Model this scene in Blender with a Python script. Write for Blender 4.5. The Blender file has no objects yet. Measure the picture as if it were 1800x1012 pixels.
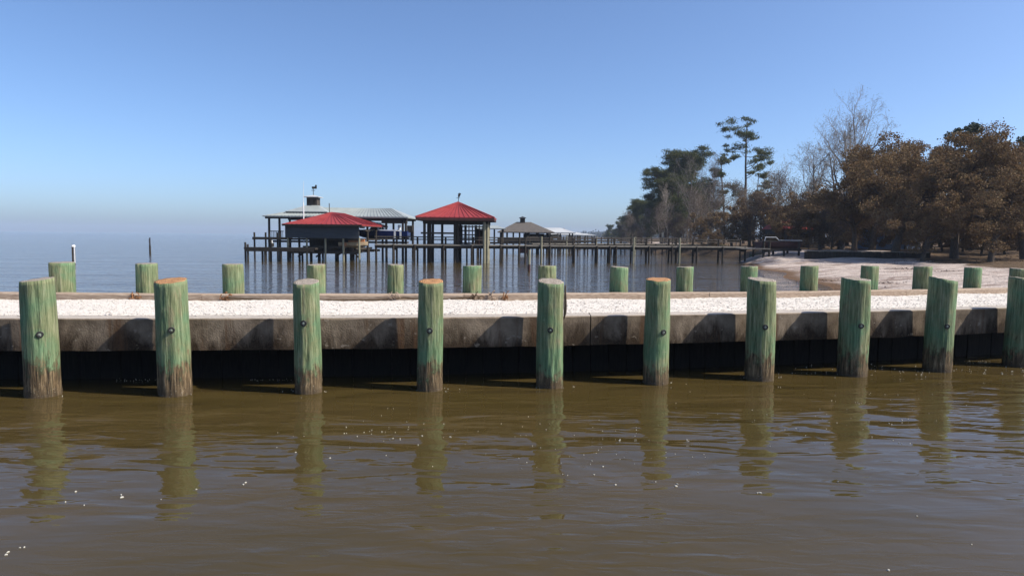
import bpy, math, random
import numpy as np
from mathutils import Vector, Matrix, noise as mnoise

# ------------------------------------------------------------------ camera, sky, sun, exposure
scn = bpy.context.scene
CAM_H = 2.2
F_PX, W_PX, H_PX = 1150.0, 1800.0, 1012.0
PITCH, ROLL = math.atan(91 / F_PX), math.atan(0.0105)
fwd = Vector((0, math.cos(PITCH), -math.sin(PITCH)))
_r0, _u0 = Vector((1, 0, 0)), Vector((0, math.sin(PITCH), math.cos(PITCH)))
rgt = _r0 * math.cos(ROLL) + _u0 * math.sin(ROLL)
upv = _u0 * math.cos(ROLL) - _r0 * math.sin(ROLL)
cam_d = bpy.data.cameras.new('camera')
cam = bpy.data.objects.new('camera', cam_d)
scn.collection.objects.link(cam)
m = Matrix((rgt, upv, -fwd)).transposed().to_4x4()
m.translation = Vector((0, 0, CAM_H))
cam.matrix_world = m
cam_d.sensor_width = 36
cam_d.lens = 36 * F_PX / W_PX
cam_d.clip_start = 0.1
cam_d.clip_end = 12000
scn.camera = cam

SUN_AZ, SUN_EL = math.radians(100), math.radians(45)
world = bpy.data.worlds.new('World')
scn.world = world
world.use_nodes = True
wn = world.node_tree
bg = wn.nodes['Background']
sky = wn.nodes.new('ShaderNodeTexSky')
sky.sky_type = 'NISHITA'
sky.sun_disc = False
sky.sun_elevation = SUN_EL
sky.sun_rotation = SUN_AZ
sky.altitude = 0
sky.air_density = 0.7
sky.dust_density = 1.45
sky.ozone_density = 6.0
tint = wn.nodes.new('ShaderNodeMix')              # one even tint over the whole sky
tint.data_type = 'RGBA'; tint.blend_type = 'MULTIPLY'
tint.inputs[0].default_value = 1.0
tint.inputs[7].default_value = (1.0, 1.02, 1.03, 1)
wn.links.new(sky.outputs[0], tint.inputs[6])
wn.links.new(tint.outputs[2], bg.inputs[0])
bg.inputs[1].default_value = 0.138
sl = bpy.data.lights.new('sun', 'SUN')
sl.energy = 4.8
sl.angle = math.radians(0.53)
sl.color = (1.0, 0.93, 0.82)
sun = bpy.data.objects.new('sun', sl)
scn.collection.objects.link(sun)
sdir = Vector((math.sin(SUN_AZ) * math.cos(SUN_EL), math.cos(SUN_AZ) * math.cos(SUN_EL), math.sin(SUN_EL)))
sun.rotation_euler = sdir.to_track_quat('Z', 'Y').to_euler()
sun.location = sdir * 60
scn.view_settings.view_transform = 'Standard'
scn.view_settings.look = 'None'
scn.view_settings.exposure = 0.50
scn.view_settings.gamma = 1.0
scn.view_settings.use_curve_mapping = False
scn.cycles.use_denoising = True
scn.cycles.max_bounces = 6
scn.cycles.volume_bounces = 0
scn.cycles.transparent_max_bounces = 8

rng = np.random.default_rng(7)
random.seed(7)
PI = math.pi

# ------------------------------------------------------------------ helpers
def ray(px, py):
    return fwd + rgt * ((px - 900) / F_PX) - upv * ((py - 506) / F_PX)

def at_z(px, py, z=0.0):
    d = ray(px, py); t = (z - CAM_H) / d.z
    return Vector((0, 0, CAM_H)) + d * t

def at_y(px, py, Y):
    d = ray(px, py); t = Y / d.y
    return Vector((0, 0, CAM_H)) + d * t

def np_mesh(name, V, Fs, n, mats=None, mi=None, smooth=False):
    """fast mesh: V (k,3), Fs (m,n) faces all with n corners"""
    V = np.asarray(V, np.float32); Fs = np.asarray(Fs, np.int32)
    me = bpy.data.meshes.new(name)
    me.vertices.add(len(V)); me.vertices.foreach_set('co', V.ravel())
    me.loops.add(Fs.size); me.loops.foreach_set('vertex_index', Fs.ravel())
    me.polygons.add(len(Fs))
    me.polygons.foreach_set('loop_start', np.arange(0, Fs.size, n, dtype=np.int32))
    me.polygons.foreach_set('loop_total', np.full(len(Fs), n, np.int32))
    if mi is not None:
        me.polygons.foreach_set('material_index', np.asarray(mi, np.int32))
    if smooth:
        me.polygons.foreach_set('use_smooth', np.ones(len(Fs), bool))
    me.update(calc_edges=True)
    me.validate()
    for q in mats or []:
        me.materials.append(q)
    return me

class MB:
    """collects boxes, bars and tubes into one mesh"""
    def __init__(s): s.v = []; s.f = []; s.mi = []; s.m = 0
    def add(s, vs, fs):
        o = len(s.v); s.v += [tuple(v) for v in vs]
        for f in fs: s.f.append(tuple(i + o for i in f)); s.mi.append(s.m)
        return s
    def box(s, c, d, rz=0.0, rx=0.0, ry=0.0):
        R = Matrix.Rotation(rz, 3, 'Z') @ Matrix.Rotation(ry, 3, 'Y') @ Matrix.Rotation(rx, 3, 'X')
        c = Vector(c); h = Vector(d) / 2
        vs = [c + R @ Vector((x * h.x, y * h.y, z * h.z)) for z in (-1, 1) for y in (-1, 1) for x in (-1, 1)]
        return s.add(vs, [(0, 2, 3, 1), (4, 5, 7, 6), (0, 1, 5, 4), (2, 6, 7, 3), (0, 4, 6, 2), (1, 3, 7, 5)])
    def bar(s, a, b, w, h):
        a, b = Vector(a), Vector(b); d = (b - a).normalized()
        side = d.cross(Vector((0, 0, 1)))
        side = side.normalized() if side.length > 1e-4 else Vector((1, 0, 0))
        u = side.cross(d)
        vs = [p + side * sx * w / 2 + u * sz * h / 2 for p in (a, b) for sx, sz in ((-1, -1), (1, -1), (1, 1), (-1, 1))]
        return s.add(vs, [(0, 3, 2, 1), (4, 5, 6, 7), (0, 1, 5, 4), (1, 2, 6, 5), (2, 3, 7, 6), (3, 0, 4, 7)])
    def tube(s, a, b, r0, r1=None, n=10, cap=True):
        r1 = r0 if r1 is None else r1
        a, b = Vector(a), Vector(b); d = (b - a).normalized()
        x = d.orthogonal().normalized(); y = d.cross(x)
        vs = [p + (x * math.cos(t) + y * math.sin(t)) * r for p, r in ((a, r0), (b, r1)) for t in [2 * PI * i / n for i in range(n)]]
        fs = [(i, (i + 1) % n, n + (i + 1) % n, n + i) for i in range(n)]
        if cap: fs += [tuple(range(n - 1, -1, -1)), tuple(range(n, 2 * n))]
        return s.add(vs, fs)
    def path(s, pts, r, n=6):
        for a, b in zip(pts[:-1], pts[1:]): s.tube(a, b, r, r, n)
        return s
    def build(s, name, mat, parent=None, loc=None, smooth=False):
        me = bpy.data.meshes.new(name)
        me.from_pydata(s.v, [], s.f)
        for q in (mat if isinstance(mat, (list, tuple)) else [mat]): me.materials.append(q)
        me.polygons.foreach_set('material_index', s.mi)
        if smooth: me.polygons.foreach_set('use_smooth', [True] * len(s.f))
        me.update()
        return link(name, me, parent, loc)

def link(name, me, parent=None, loc=None):
    o = bpy.data.objects.new(name, me)
    scn.collection.objects.link(o)
    if parent is not None: o.parent = parent
    if loc is not None: o.location = loc
    return o

def tag(o, label=None, cat=None, group=None, kind=None):
    for k, v in (('label', label), ('category', cat), ('group', group), ('kind', kind)):
        if v: o[k] = v
    return o

def thing(name, label, cat, loc=(0, 0, 0), rz=0.0, group=None):
    o = bpy.data.objects.new(name, None)
    o.empty_display_size = 0.3
    scn.collection.objects.link(o)
    o.location = loc; o.rotation_euler = (0, 0, rz)
    return tag(o, label, cat, group)

def copy_tree(o, parent=None):
    c = o.copy(); scn.collection.objects.link(c); c.parent = parent
    for ch in list(o.children): copy_tree(ch, c)
    return c

# ------------------------------------------------------------------ materials
class NT:
    def __init__(s, name):
        s.m = bpy.data.materials.new(name); s.m.use_nodes = True
        s.t = s.m.node_tree; s.N = s.t.nodes; s.b = s.N['Principled BSDF']; s.out = s.N['Material Output']
    def n(s, typ, **kw):
        q = s.N.new(typ)
        for k, v in kw.items(): setattr(q, k, v)
        return q
    def l(s, a, b): s.t.links.new(a, b)
    def coords(s, kind='Object', scale=(1, 1, 1), per_object=False):
        tc = s.n('ShaderNodeTexCoord'); mp = s.n('ShaderNodeMapping')
        s.l(tc.outputs[kind], mp.inputs[0]); mp.inputs['Scale'].default_value = scale
        if per_object:
            oi = s.n('ShaderNodeObjectInfo'); ml = s.n('ShaderNodeMath', operation='MULTIPLY')
            s.l(oi.outputs['Random'], ml.inputs[0]); ml.inputs[1].default_value = 57.0
            s.l(ml.outputs[0], mp.inputs['Location'])
        return mp.outputs[0]
    def world(s, scale=(1, 1, 1)):
        g = s.n('ShaderNodeNewGeometry'); mp = s.n('ShaderNodeMapping')
        s.l(g.outputs['Position'], mp.inputs[0]); mp.inputs['Scale'].default_value = scale
        return mp.outputs[0]
    def noise(s, vec, scale, detail=4, rough=0.55, dist=0.0):
        q = s.n('ShaderNodeTexNoise'); s.l(vec, q.inputs['Vector'])
        q.inputs['Scale'].default_value = scale; q.inputs['Detail'].default_value = detail
        q.inputs['Roughness'].default_value = rough; q.inputs['Distortion'].default_value = dist
        return q.outputs[0]
    def ramp(s, fac, stops, interp='LINEAR'):
        q = s.n('ShaderNodeValToRGB'); s.l(fac, q.inputs[0]); e = q.color_ramp.elements
        q.color_ramp.interpolation = interp
        while len(e) < len(stops): e.new(0.5)
        for k, (p, c) in zip(e, stops):
            k.position = p; k.color = (c[0], c[1], c[2], 1) if isinstance(c, (tuple, list)) else (c, c, c, 1)
        return q.outputs[0]
    def mix(s, fac, a, b, mode='MIX'):
        q = s.n('ShaderNodeMix', data_type='RGBA', blend_type=mode)
        for i, v in ((0, fac), (6, a), (7, b)):
            if hasattr(v, 'default_value'): s.l(v, q.inputs[i])
            else: q.inputs[i].default_value = v if i == 0 else (v[0], v[1], v[2], 1)
        return q.outputs[2]
    def math(s, op, a, b=None, clamp=False):
        q = s.n('ShaderNodeMath', operation=op, use_clamp=clamp)
        for i, v in ((0, a), (1, b)):
            if v is None: continue
            if hasattr(v, 'default_value'): s.l(v, q.inputs[i])
            else: q.inputs[i].default_value = v
        return q.outputs[0]
    def sep(s, vec):
        q = s.n('ShaderNodeSeparateXYZ'); s.l(vec, q.inputs[0]); return q.outputs
    def bump(s, h, strength=0.3, dist=0.02):
        q = s.n('ShaderNodeBump'); s.l(h, q.inputs['Height'])
        q.inputs['Strength'].default_value = strength; q.inputs['Distance'].default_value = dist
        s.l(q.outputs[0], s.b.inputs['Normal']); return q
    def fin(s, col=None, rough=0.8, spec=0.3, metal=0.0):
        if col is not None:
            if hasattr(col, 'default_value'): s.l(col, s.b.inputs['Base Color'])
            else: s.b.inputs['Base Color'].default_value = (*col, 1)
        if hasattr(rough, 'default_value'): s.l(rough, s.b.inputs['Roughness'])
        else: s.b.inputs['Roughness'].default_value = rough
        s.b.inputs['Specular IOR Level'].default_value = spec
        s.b.inputs['Metallic'].default_value = metal
        return s.m

def plain(name, c1, c2, scale=6.0, rough=0.8, spec=0.3, stretch=(1, 1, 1), bump=0.2, per=True, metal=0.0):
    t = NT(name); v = t.coords('Object', stretch, per)
    f = t.noise(v, scale, 5, 0.6)
    c = t.ramp(f, [(0.3, c1), (0.7, c2)])
    t.bump(f, bump, 0.02)
    return t.fin(c, rough, spec, metal)

def mat_pile():
    t = NT('weathered green treated timber'); tc = t.coords('Object'); v = t.coords('Object', (1, 1, 1), True)
    vs = t.coords('Object', (9, 9, 0.7), True)
    grain = t.noise(vs, 4.0, 6, 0.65)
    big = t.noise(v, 2.2, 5, 0.6, 0.4)
    fine = t.noise(t.coords('Object', (1, 1, 0.45), True), 16, 5, 0.6)
    green = t.ramp(grain, [(0.33, (0.085, 0.11, 0.05)), (0.5, (0.175, 0.195, 0.098)), (0.66, (0.28, 0.28, 0.165))])
    teal = t.ramp(grain, [(0.33, (0.075, 0.135, 0.065)), (0.66, (0.165, 0.26, 0.14))])
    c = t.mix(t.ramp(big, [(0.42, 0.0), (0.62, 1.0)]), green, teal)
    tan = t.ramp(grain, [(0.37, (0.09, 0.065, 0.038)), (0.62, (0.30, 0.235, 0.14))])
    patch = t.ramp(t.noise(t.coords('Object', (1, 1, 0.35), True), 5.0, 6, 0.7, 0.6), [(0.56, 0.0), (0.66, 1.0)])
    c = t.mix(t.math('MULTIPLY', patch, 0.6), c, tan)
    oi = t.n('ShaderNodeObjectInfo')
    z = t.math('ADD', t.sep(tc)[2], t.math('MULTIPLY', t.math('SUBTRACT', oi.outputs['Random'], 0.5), 0.34))
    zz = t.math('ADD', z, t.math('MULTIPLY', t.math('SUBTRACT', fine, 0.5), 1.1))
    zz = t.math('ADD', zz, t.math('MULTIPLY', t.math('SUBTRACT', big, 0.5), 0.7))
    wet = t.ramp(grain, [(0.37, (0.03, 0.021, 0.012)), (0.52, (0.125, 0.085, 0.045)), (0.65, (0.27, 0.20, 0.115))])
    c = t.mix(t.ramp(zz, [(0.26, 1.0), (0.44, 0.0)]), c, wet)
    scum = t.ramp(t.math('ABSOLUTE', t.math('SUBTRACT', zz, 0.36)), [(0.0, 0.75), (0.11, 0.0)])
    c = t.mix(t.math('MULTIPLY', scum, t.ramp(fine, [(0.45, 0.0), (0.6, 1.0)])), c, (0.035, 0.03, 0.015))
    low = t.ramp(t.math('ADD', t.sep(tc)[2], t.math('MULTIPLY', t.math('SUBTRACT', fine, 0.5), 0.3)), [(0.03, 1.0), (0.13, 0.0)])
    c = t.mix(t.math('MULTIPLY', low, 0.7), c, (0.06, 0.042, 0.024))
    barn = t.ramp(t.noise(v, 70, 2, 0.5), [(0.66, 0.0), (0.7, 1.0)])
    c = t.mix(t.math('MULTIPLY', t.math('MULTIPLY', barn, t.ramp(t.sep(tc)[2], [(0.05, 1.0), (0.30, 0.0)])), 0.8), c, (0.42, 0.38, 0.3))
    spl = t.ramp(t.noise(t.coords('Object', (22, 22, 0.9), True), 2.2, 3, 0.5), [(0.32, 1.0), (0.38, 0.0)])
    c = t.mix(t.math('MULTIPLY', spl, 0.5), c, (0.03, 0.032, 0.018))
    drip = t.ramp(t.noise(t.coords('Object', (3, 3, 8), True), 3, 4, 0.6), [(0.66, 0.0), (0.74, 0.7)])
    c = t.mix(drip, c, (0.24, 0.24, 0.17))
    t.bump(t.math('ADD', grain, t.math('MULTIPLY', fine, 0.5)), 0.7, 0.03)
    return t.fin(c, 0.82, 0.25)

def mat_endgrain(name, a, b):
    t = NT(name); v = t.coords('Object', (1, 1, 0), True)
    vc = t.coords('Object', (1, 1, 0))
    ln = t.n('ShaderNodeVectorMath', operation='LENGTH'); t.l(vc, ln.inputs[0])
    w = t.math('SINE', t.math('ADD', t.math('MULTIPLY', ln.outputs['Value'], 260.0), t.math('MULTIPLY', t.noise(v, 9, 4), 14.0)))
    f = t.math('ADD', t.math('MULTIPLY', w, 0.22), t.noise(v, 14, 5, 0.65))
    c = t.ramp(f, [(0.25, a), (0.75, b)])
    t.bump(f, 0.5, 0.02)
    return t.fin(c, 0.9, 0.15)

def mat_concrete():
    t = NT('stained seawall concrete'); v = t.world()
    a = t.noise(v, 2.0, 6, 0.65); b = t.noise(t.world((1, 1, 0.35)), 3.2, 6, 0.7, 0.5); fn = t.noise(v, 45, 3, 0.6)
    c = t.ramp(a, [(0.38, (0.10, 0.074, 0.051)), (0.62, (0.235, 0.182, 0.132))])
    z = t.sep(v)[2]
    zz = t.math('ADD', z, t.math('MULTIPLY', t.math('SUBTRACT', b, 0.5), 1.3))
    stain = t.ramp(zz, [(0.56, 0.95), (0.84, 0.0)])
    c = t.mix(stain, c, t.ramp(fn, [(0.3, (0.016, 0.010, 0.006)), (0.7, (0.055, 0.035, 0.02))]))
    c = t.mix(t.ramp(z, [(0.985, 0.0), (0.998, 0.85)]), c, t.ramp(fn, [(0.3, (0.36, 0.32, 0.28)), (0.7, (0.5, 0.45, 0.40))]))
    rust = t.ramp(t.noise(t.world((2.2, 2.2, 0.16)), 1.6, 5, 0.65, 0.3), [(0.57, 0.0), (0.66, 0.7)])
    c = t.mix(t.math('MULTIPLY', rust, t.ramp(z, [(0.98, 1.0), (0.99, 0.0)])), c, (0.10, 0.052, 0.026))
    chip = t.ramp(t.noise(t.world((1, 1, 1.6)), 7.0, 4, 0.6), [(0.64, 0.0), (0.68, 0.55)])
    c = t.mix(chip, c, (0.30, 0.25, 0.195))
    h = t.math('ADD', t.math('MULTIPLY', fn, 0.5), b)
    t.bump(h, 0.5, 0.03)
    return t.fin(c, 0.9, 0.2)

def mat_water():
    t = NT('turbid bay water')
    g = t.n('ShaderNodeNewGeometry')
    tur = t.ramp(t.noise(t.world((0.5, 0.9, 1)), 0.55, 4, 0.6), [(0.3, (0.047, 0.034, 0.010)), (0.7, (0.066, 0.046, 0.017))])
    w1 = t.noise(t.world((0.55, 1.5, 1)), 1.15, 2, 0.45, 0.6)
    w2 = t.noise(t.world((0.8, 2.6, 1)), 2.7, 2, 0.5, 0.4)
    w3 = t.noise(t.world((0.12, 0.42, 1)), 0.8, 4, 0.55, 0.3)
    gust = t.ramp(t.noise(t.world((0.20, 0.36, 1)), 1.0, 2, 0.5), [(0.36, 0.18), (0.62, 1.0)])
    calm = t.ramp(t.math('DIVIDE', t.sep(g.outputs['Position'])[1], 10.0), [(0.46, 0.3), (0.64, 1.0)])
    h = t.math('ADD', t.math('MULTIPLY', t.math('MULTIPLY', w1, calm), 0.060), t.math('MULTIPLY', t.math('MULTIPLY', w2, gust), 0.017))
    y = t.sep(g.outputs['Position'])[1]
    far = t.ramp(t.math('DIVIDE', y, 60.0), [(0.2, 0.0), (0.45, 1.0)])
    h = t.math('ADD', h, t.math('MULTIPLY', t.math('MULTIPLY', w3, far), 0.24))
    h = t.math('ADD', h, t.math('MULTIPLY', t.math('MULTIPLY', w2, far), 0.04))
    q = t.bump(h, 1.0, 1.0)
    t.b.inputs['IOR'].default_value = 1.333
    t.fin(tur, 0.03, 0.5)
    return t.m

def mat_sand():
    t = NT('beach sand and leaf litter')
    v = t.world(); n1 = t.noise(v, 0.6, 6, 0.65); n2 = t.noise(v, 9, 4, 0.6); streak = t.noise(t.world((0.25, 1.1, 1)), 1.6, 5, 0.65, 0.8)
    c = t.ramp(n2, [(0.36, (0.40, 0.33, 0.285)), (0.64, (0.60, 0.51, 0.45))])
    c = t.mix(t.ramp(streak, [(0.49, 0.0), (0.60, 0.85)]), c, (0.17, 0.115, 0.09))  # brown streaks in the sand, also standing in for shadows on the beach
    z = t.sep(v)[2]
    zz = t.math('ADD', z, t.math('MULTIPLY', t.math('SUBTRACT', n1, 0.5), 0.15))
    c = t.mix(t.ramp(zz, [(0.03, 1.0), (0.14, 0.0)]), c, (0.14, 0.085, 0.05))
    at = t.n('ShaderNodeAttribute'); at.attribute_name = 'litter'
    lf = t.math('ADD', at.outputs['Fac'], t.math('MULTIPLY', t.math('SUBTRACT', n1, 0.5), 0.9))
    lit = t.ramp(t.noise(v, 5, 5, 0.7), [(0.3, (0.04, 0.026, 0.015)), (0.7, (0.17, 0.115, 0.07))])
    c = t.mix(t.ramp(lf, [(0.42, 0.0), (0.58, 1.0)]), c, lit)
    t.bump(t.math('ADD', n2, t.noise(v, 2.2, 4, 0.6)), 1.0, 0.14)
    return t.fin(c, 0.95, 0.1)

def mat_gravel(name, lo, hi, island=False):
    t = NT(name); v = t.world()
    f = t.noise(v, 55, 4, 0.7)
    if island:
        g = t.n('ShaderNodeNewGeometry'); f = g.outputs['Random Per Island']
        c = t.ramp(f, [(0.0, (0.36, 0.30, 0.25)), (0.12, (0.6, 0.54, 0.48)), (0.35, lo), (0.75, hi)])
    else:
        c = t.ramp(f, [(0.3, lo), (0.6, hi)]); t.bump(f, 0.6, 0.02)
    return t.fin(c, 0.9, 0.15)

def mat_leaf(name, stops, trans=0.3, rough=0.6):
    t = NT(name); g = t.n('ShaderNodeNewGeometry')
    big = t.noise(t.world(), 0.55, 3, 0.6)
    f = t.math('ADD', t.math('MULTIPLY', g.outputs['Random Per Island'], 0.55), t.math('MULTIPLY', big, 0.5))
    c = t.ramp(f, stops)
    t.fin(c, rough, 0.08 if rough > .5 else .25)
    tr = t.n('ShaderNodeBsdfTranslucent'); t.l(c, tr.inputs[0])
    mx = t.n('ShaderNodeMixShader'); mx.inputs[0].default_value = trans
    t.l(t.b.outputs[0], mx.inputs[1]); t.l(tr.outputs[0], mx.inputs[2]); t.l(mx.outputs[0], t.out.inputs['Surface'])
    return t.m

M = {}
M['pile'] = mat_pile()
M['end_orange'] = mat_endgrain('orange end grain', (0.17, 0.085, 0.04), (0.50, 0.27, 0.13))
M['end_grey'] = mat_endgrain('grey end grain', (0.14, 0.115, 0.09), (0.38, 0.33, 0.28))
M['concrete'] = mat_concrete()
M['water'] = mat_water()
M['sand'] = mat_sand()
M['gravel'] = mat_gravel('white crushed shell', (0.54, 0.49, 0.435), (0.64, 0.59, 0.53))
M['stone'] = mat_gravel('white shell pieces', (0.52, 0.47, 0.41), (0.68, 0.63, 0.57), True)
M['kerb'] = plain('tan weathered timber', (0.24, 0.17, 0.12), (0.42, 0.33, 0.25), 5, 0.85, 0.2, (1.2, 8, 8), 0.4)
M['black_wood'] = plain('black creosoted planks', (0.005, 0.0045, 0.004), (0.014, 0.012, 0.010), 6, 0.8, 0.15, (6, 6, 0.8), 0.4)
M['iron'] = plain('dark iron', (0.012, 0.011, 0.01), (0.03, 0.027, 0.024), 20, 0.55, 0.4)
M['zinc'] = plain('dull galvanised steel', (0.22, 0.25, 0.2), (0.36, 0.38, 0.32), 30, 0.5, 0.5)
M['rope'] = plain('old brown rope', (0.06, 0.04, 0.025), (0.14, 0.10, 0.065), 30, 0.95, 0.1)
M['rust'] = plain('rust brown debris', (0.10, 0.045, 0.02), (0.32, 0.16, 0.08), 20, 0.95, 0.1)
M['red_roof'] = plain('red metal roofing', (0.22, 0.026, 0.025), (0.31, 0.045, 0.042), 1.5, 0.5, 0.35, bump=0.05)
M['grey_roof'] = plain('pale galvanised roofing', (0.235, 0.26, 0.25), (0.33, 0.355, 0.34), 1.0, 0.45, 0.4, bump=0.05)
M['white_roof'] = plain('white roofing', (0.36, 0.37, 0.37), (0.46, 0.47, 0.47), 1.0, 0.5, 0.3, bump=0.05)
M['tan_roof'] = plain('tan shingles', (0.075, 0.066, 0.060), (0.13, 0.115, 0.102), 3.0, 0.9, 0.15, (1, 1, 5), 0.4)
M['slate'] = plain('dark slate siding', (0.035, 0.040, 0.046), (0.055, 0.062, 0.070), 2.0, 0.7, 0.25, (0.6, 0.6, 8), 0.3)
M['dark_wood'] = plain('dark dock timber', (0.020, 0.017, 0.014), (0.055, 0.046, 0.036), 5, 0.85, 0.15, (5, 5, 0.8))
M['mid_wood'] = plain('grey brown dock timber', (0.038, 0.033, 0.028), (0.085, 0.072, 0.06), 5, 0.85, 0.2, (5, 5, 0.8))
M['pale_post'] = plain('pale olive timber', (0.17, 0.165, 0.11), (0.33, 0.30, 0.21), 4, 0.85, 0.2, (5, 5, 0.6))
M['deck'] = plain('weathered deck boards', (0.14, 0.125, 0.105), (0.24, 0.215, 0.18), 4, 0.85, 0.2)
M['blue_hull'] = plain('blue boat hull', (0.012, 0.03, 0.13), (0.02, 0.045, 0.19), 2, 0.25, 0.5, bump=0.02)
M['white'] = plain('white painted', (0.68, 0.68, 0.66), (0.80, 0.80, 0.78), 3, 0.5, 0.4, bump=0.05)
M['glass'] = plain('dark glazing', (0.02, 0.03, 0.04), (0.03, 0.045, 0.055), 2, 0.08, 0.6, bump=0.0)
M['orange'] = plain('orange brown plastic', (0.34, 0.13, 0.05), (0.46, 0.20, 0.09), 4, 0.6, 0.3)
M['tan_board'] = plain('tan boards', (0.34, 0.25, 0.15), (0.45, 0.34, 0.22), 4, 0.8, 0.2)
M['maroon'] = plain('maroon boards', (0.055, 0.025, 0.022), (0.09, 0.045, 0.038), 4, 0.8, 0.2)
M['blue_shed'] = plain('blue grey siding', (0.12, 0.16, 0.24), (0.18, 0.22, 0.31), 3, 0.7, 0.2, (0.5, 0.5, 10), 0.4)
M['teal'] = plain('teal green boards', (0.012, 0.03, 0.028), (0.03, 0.05, 0.046), 4, 0.7, 0.2)
M['bark'] = plain('grey brown bark', (0.05, 0.038, 0.028), (0.13, 0.10, 0.075), 6, 0.95, 0.1, (4, 4, 0.7), 0.6)
M['pale_bark'] = plain('pale grey bark', (0.15, 0.125, 0.105), (0.30, 0.26, 0.225), 6, 0.95, 0.1, (4, 4, 0.7), 0.5)
M['pine_bark'] = plain('dark pine bark', (0.045, 0.03, 0.022), (0.12, 0.08, 0.055), 6, 0.95, 0.1, (4, 4, 0.9), 0.6)
M['oak_leaf'] = mat_leaf('brown olive oak leaves', [(0.2, (0.08, 0.05, 0.026)), (0.45, (0.19, 0.118, 0.062)), (0.7, (0.18, 0.13, 0.065)), (0.95, (0.34, 0.235, 0.14))], 0.2, 0.85)
M['dark_leaf'] = mat_leaf('glossy dark green leaves', [(0.2, (0.022, 0.032, 0.014)), (0.6, (0.042, 0.055, 0.023)), (0.95, (0.07, 0.078, 0.036))], 0.15, 0.4)
M['needle'] = mat_leaf('pine needles', [(0.2, (0.042, 0.058, 0.018)), (0.6, (0.085, 0.095, 0.032)), (0.95, (0.17, 0.145, 0.06))], 0.25)
M['new_leaf'] = mat_leaf('sparse new leaves', [(0.2, (0.14, 0.13, 0.06)), (0.9, (0.26, 0.23, 0.12))], 0.4)
M['brush_leaf'] = mat_leaf('dry brush leaves', [(0.2, (0.085, 0.062, 0.045)), (0.6, (0.14, 0.105, 0.078)), (0.95, (0.19, 0.15, 0.115))], 0.3)
M['grass'] = mat_leaf('yellow green grass', [(0.2, (0.16, 0.17, 0.04)), (0.9, (0.32, 0.30, 0.09))], 0.3)
M['hill'] = mat_leaf('far wood', [(0.2, (0.03, 0.035, 0.02)), (0.9, (0.07, 0.07, 0.04))], 0.1)
M['foam'] = plain('pale foam', (0.30, 0.28, 0.23), (0.58, 0.56, 0.50), 40, 0.8, 0.2)
M['drift'] = plain('dark seaweed', (0.04, 0.025, 0.02), (0.10, 0.065, 0.05), 20, 0.95, 0.1)

# ------------------------------------------------------------------ shape of the seawall and the land
QF = (7.34441e-03, 1.64401e-01, 9.42643)        # line of the front piles, y = a x^2 + b x + c
XLO, XHI = -13.0, 15.0
def y_front(x, off=0.0):
    xc = min(max(x, XLO), XHI)
    s = 2 * QF[0] * xc + QF[1]
    return QF[0] * xc * xc + QF[1] * xc + QF[2] + s * (x - xc) + off
def slope(x):
    return math.atan(2 * QF[0] * min(max(x, XLO), XHI) + QF[1])
def on_line(px, off, py=560):
    d = ray(px, py); lo, hi = 2.0, 60.0
    for _ in range(60):
        t = (lo + hi) / 2
        if d.y * t < y_front(d.x * t, off): lo = t
        else: hi = t
    return Vector((d.x * lo, d.y * lo, CAM_H + d.z * lo))

SHORE = [(-50, 8), (14, 12.0), (18, 12.5), (29.4, 14.6), (36, 15.7), (45.7, 17.5), (55.5, 20.3), (61, 21.8), (72, 25.5), (84, 25.5), (90, 22), (96, 20.5), (106, 22.5), (130, 28), (180, 34), (300, 52), (500, 84), (800, 112), (1500, 165), (3200, 250)]
def shore_x(Y): return np.interp(Y, [a for a, b in SHORE], [b for a, b in SHORE])
def land_z(X, Y):
    X = np.asarray(X, float); Y = np.asarray(Y, float)
    d = X - shore_x(Y) + 0.5 * np.sin(Y * 0.55) + 0.4 * np.sin(Y * 0.23 + 1)
    steep = np.clip((Y - 50) / 12, 0, 1)
    z1 = np.interp(d, [-40, -3, 0, 3, 10, 22, 60], [-1.5, -0.22, 0.0, 0.22, 0.5, 0.85, 1.2])
    z2 = np.interp(d, [-40, -3, 0, 1.5, 4, 22, 60], [-1.5, -0.4, 0.0, 0.75, 1.05, 1.2, 1.5])
    z = z1 * (1 - steep) + z2 * steep
    return z + np.where(d > 1, 0.04, 0.0) * (np.sin(X * 1.3 + Y * 0.4) + np.sin(Y * 1.1 - X * 0.5))
def gz(x, y): return float(land_z(x, y))

# water: one sheet to the horizon
xs = np.concatenate([[-3300, -1200, -400, -120], np.linspace(-40, 40, 9), [120, 400, 1200, 3300]])
ys = np.concatenate([[-60, -10], np.linspace(0, 60, 7), [120, 300, 900, 3300]])
gx, gy = np.meshgrid(xs, ys)
V = np.stack([gx.ravel(), gy.ravel(), np.zeros(gx.size)], 1)
nx, ny = len(xs), len(ys)
I = (np.arange(ny - 1)[:, None] * nx + np.arange(nx - 1)[None]).ravel()
tag(link('water', np_mesh('water', V, np.stack([I, I + 1, I + nx + 1, I + nx], 1), 4, [M['water']])), kind='structure')

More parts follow.
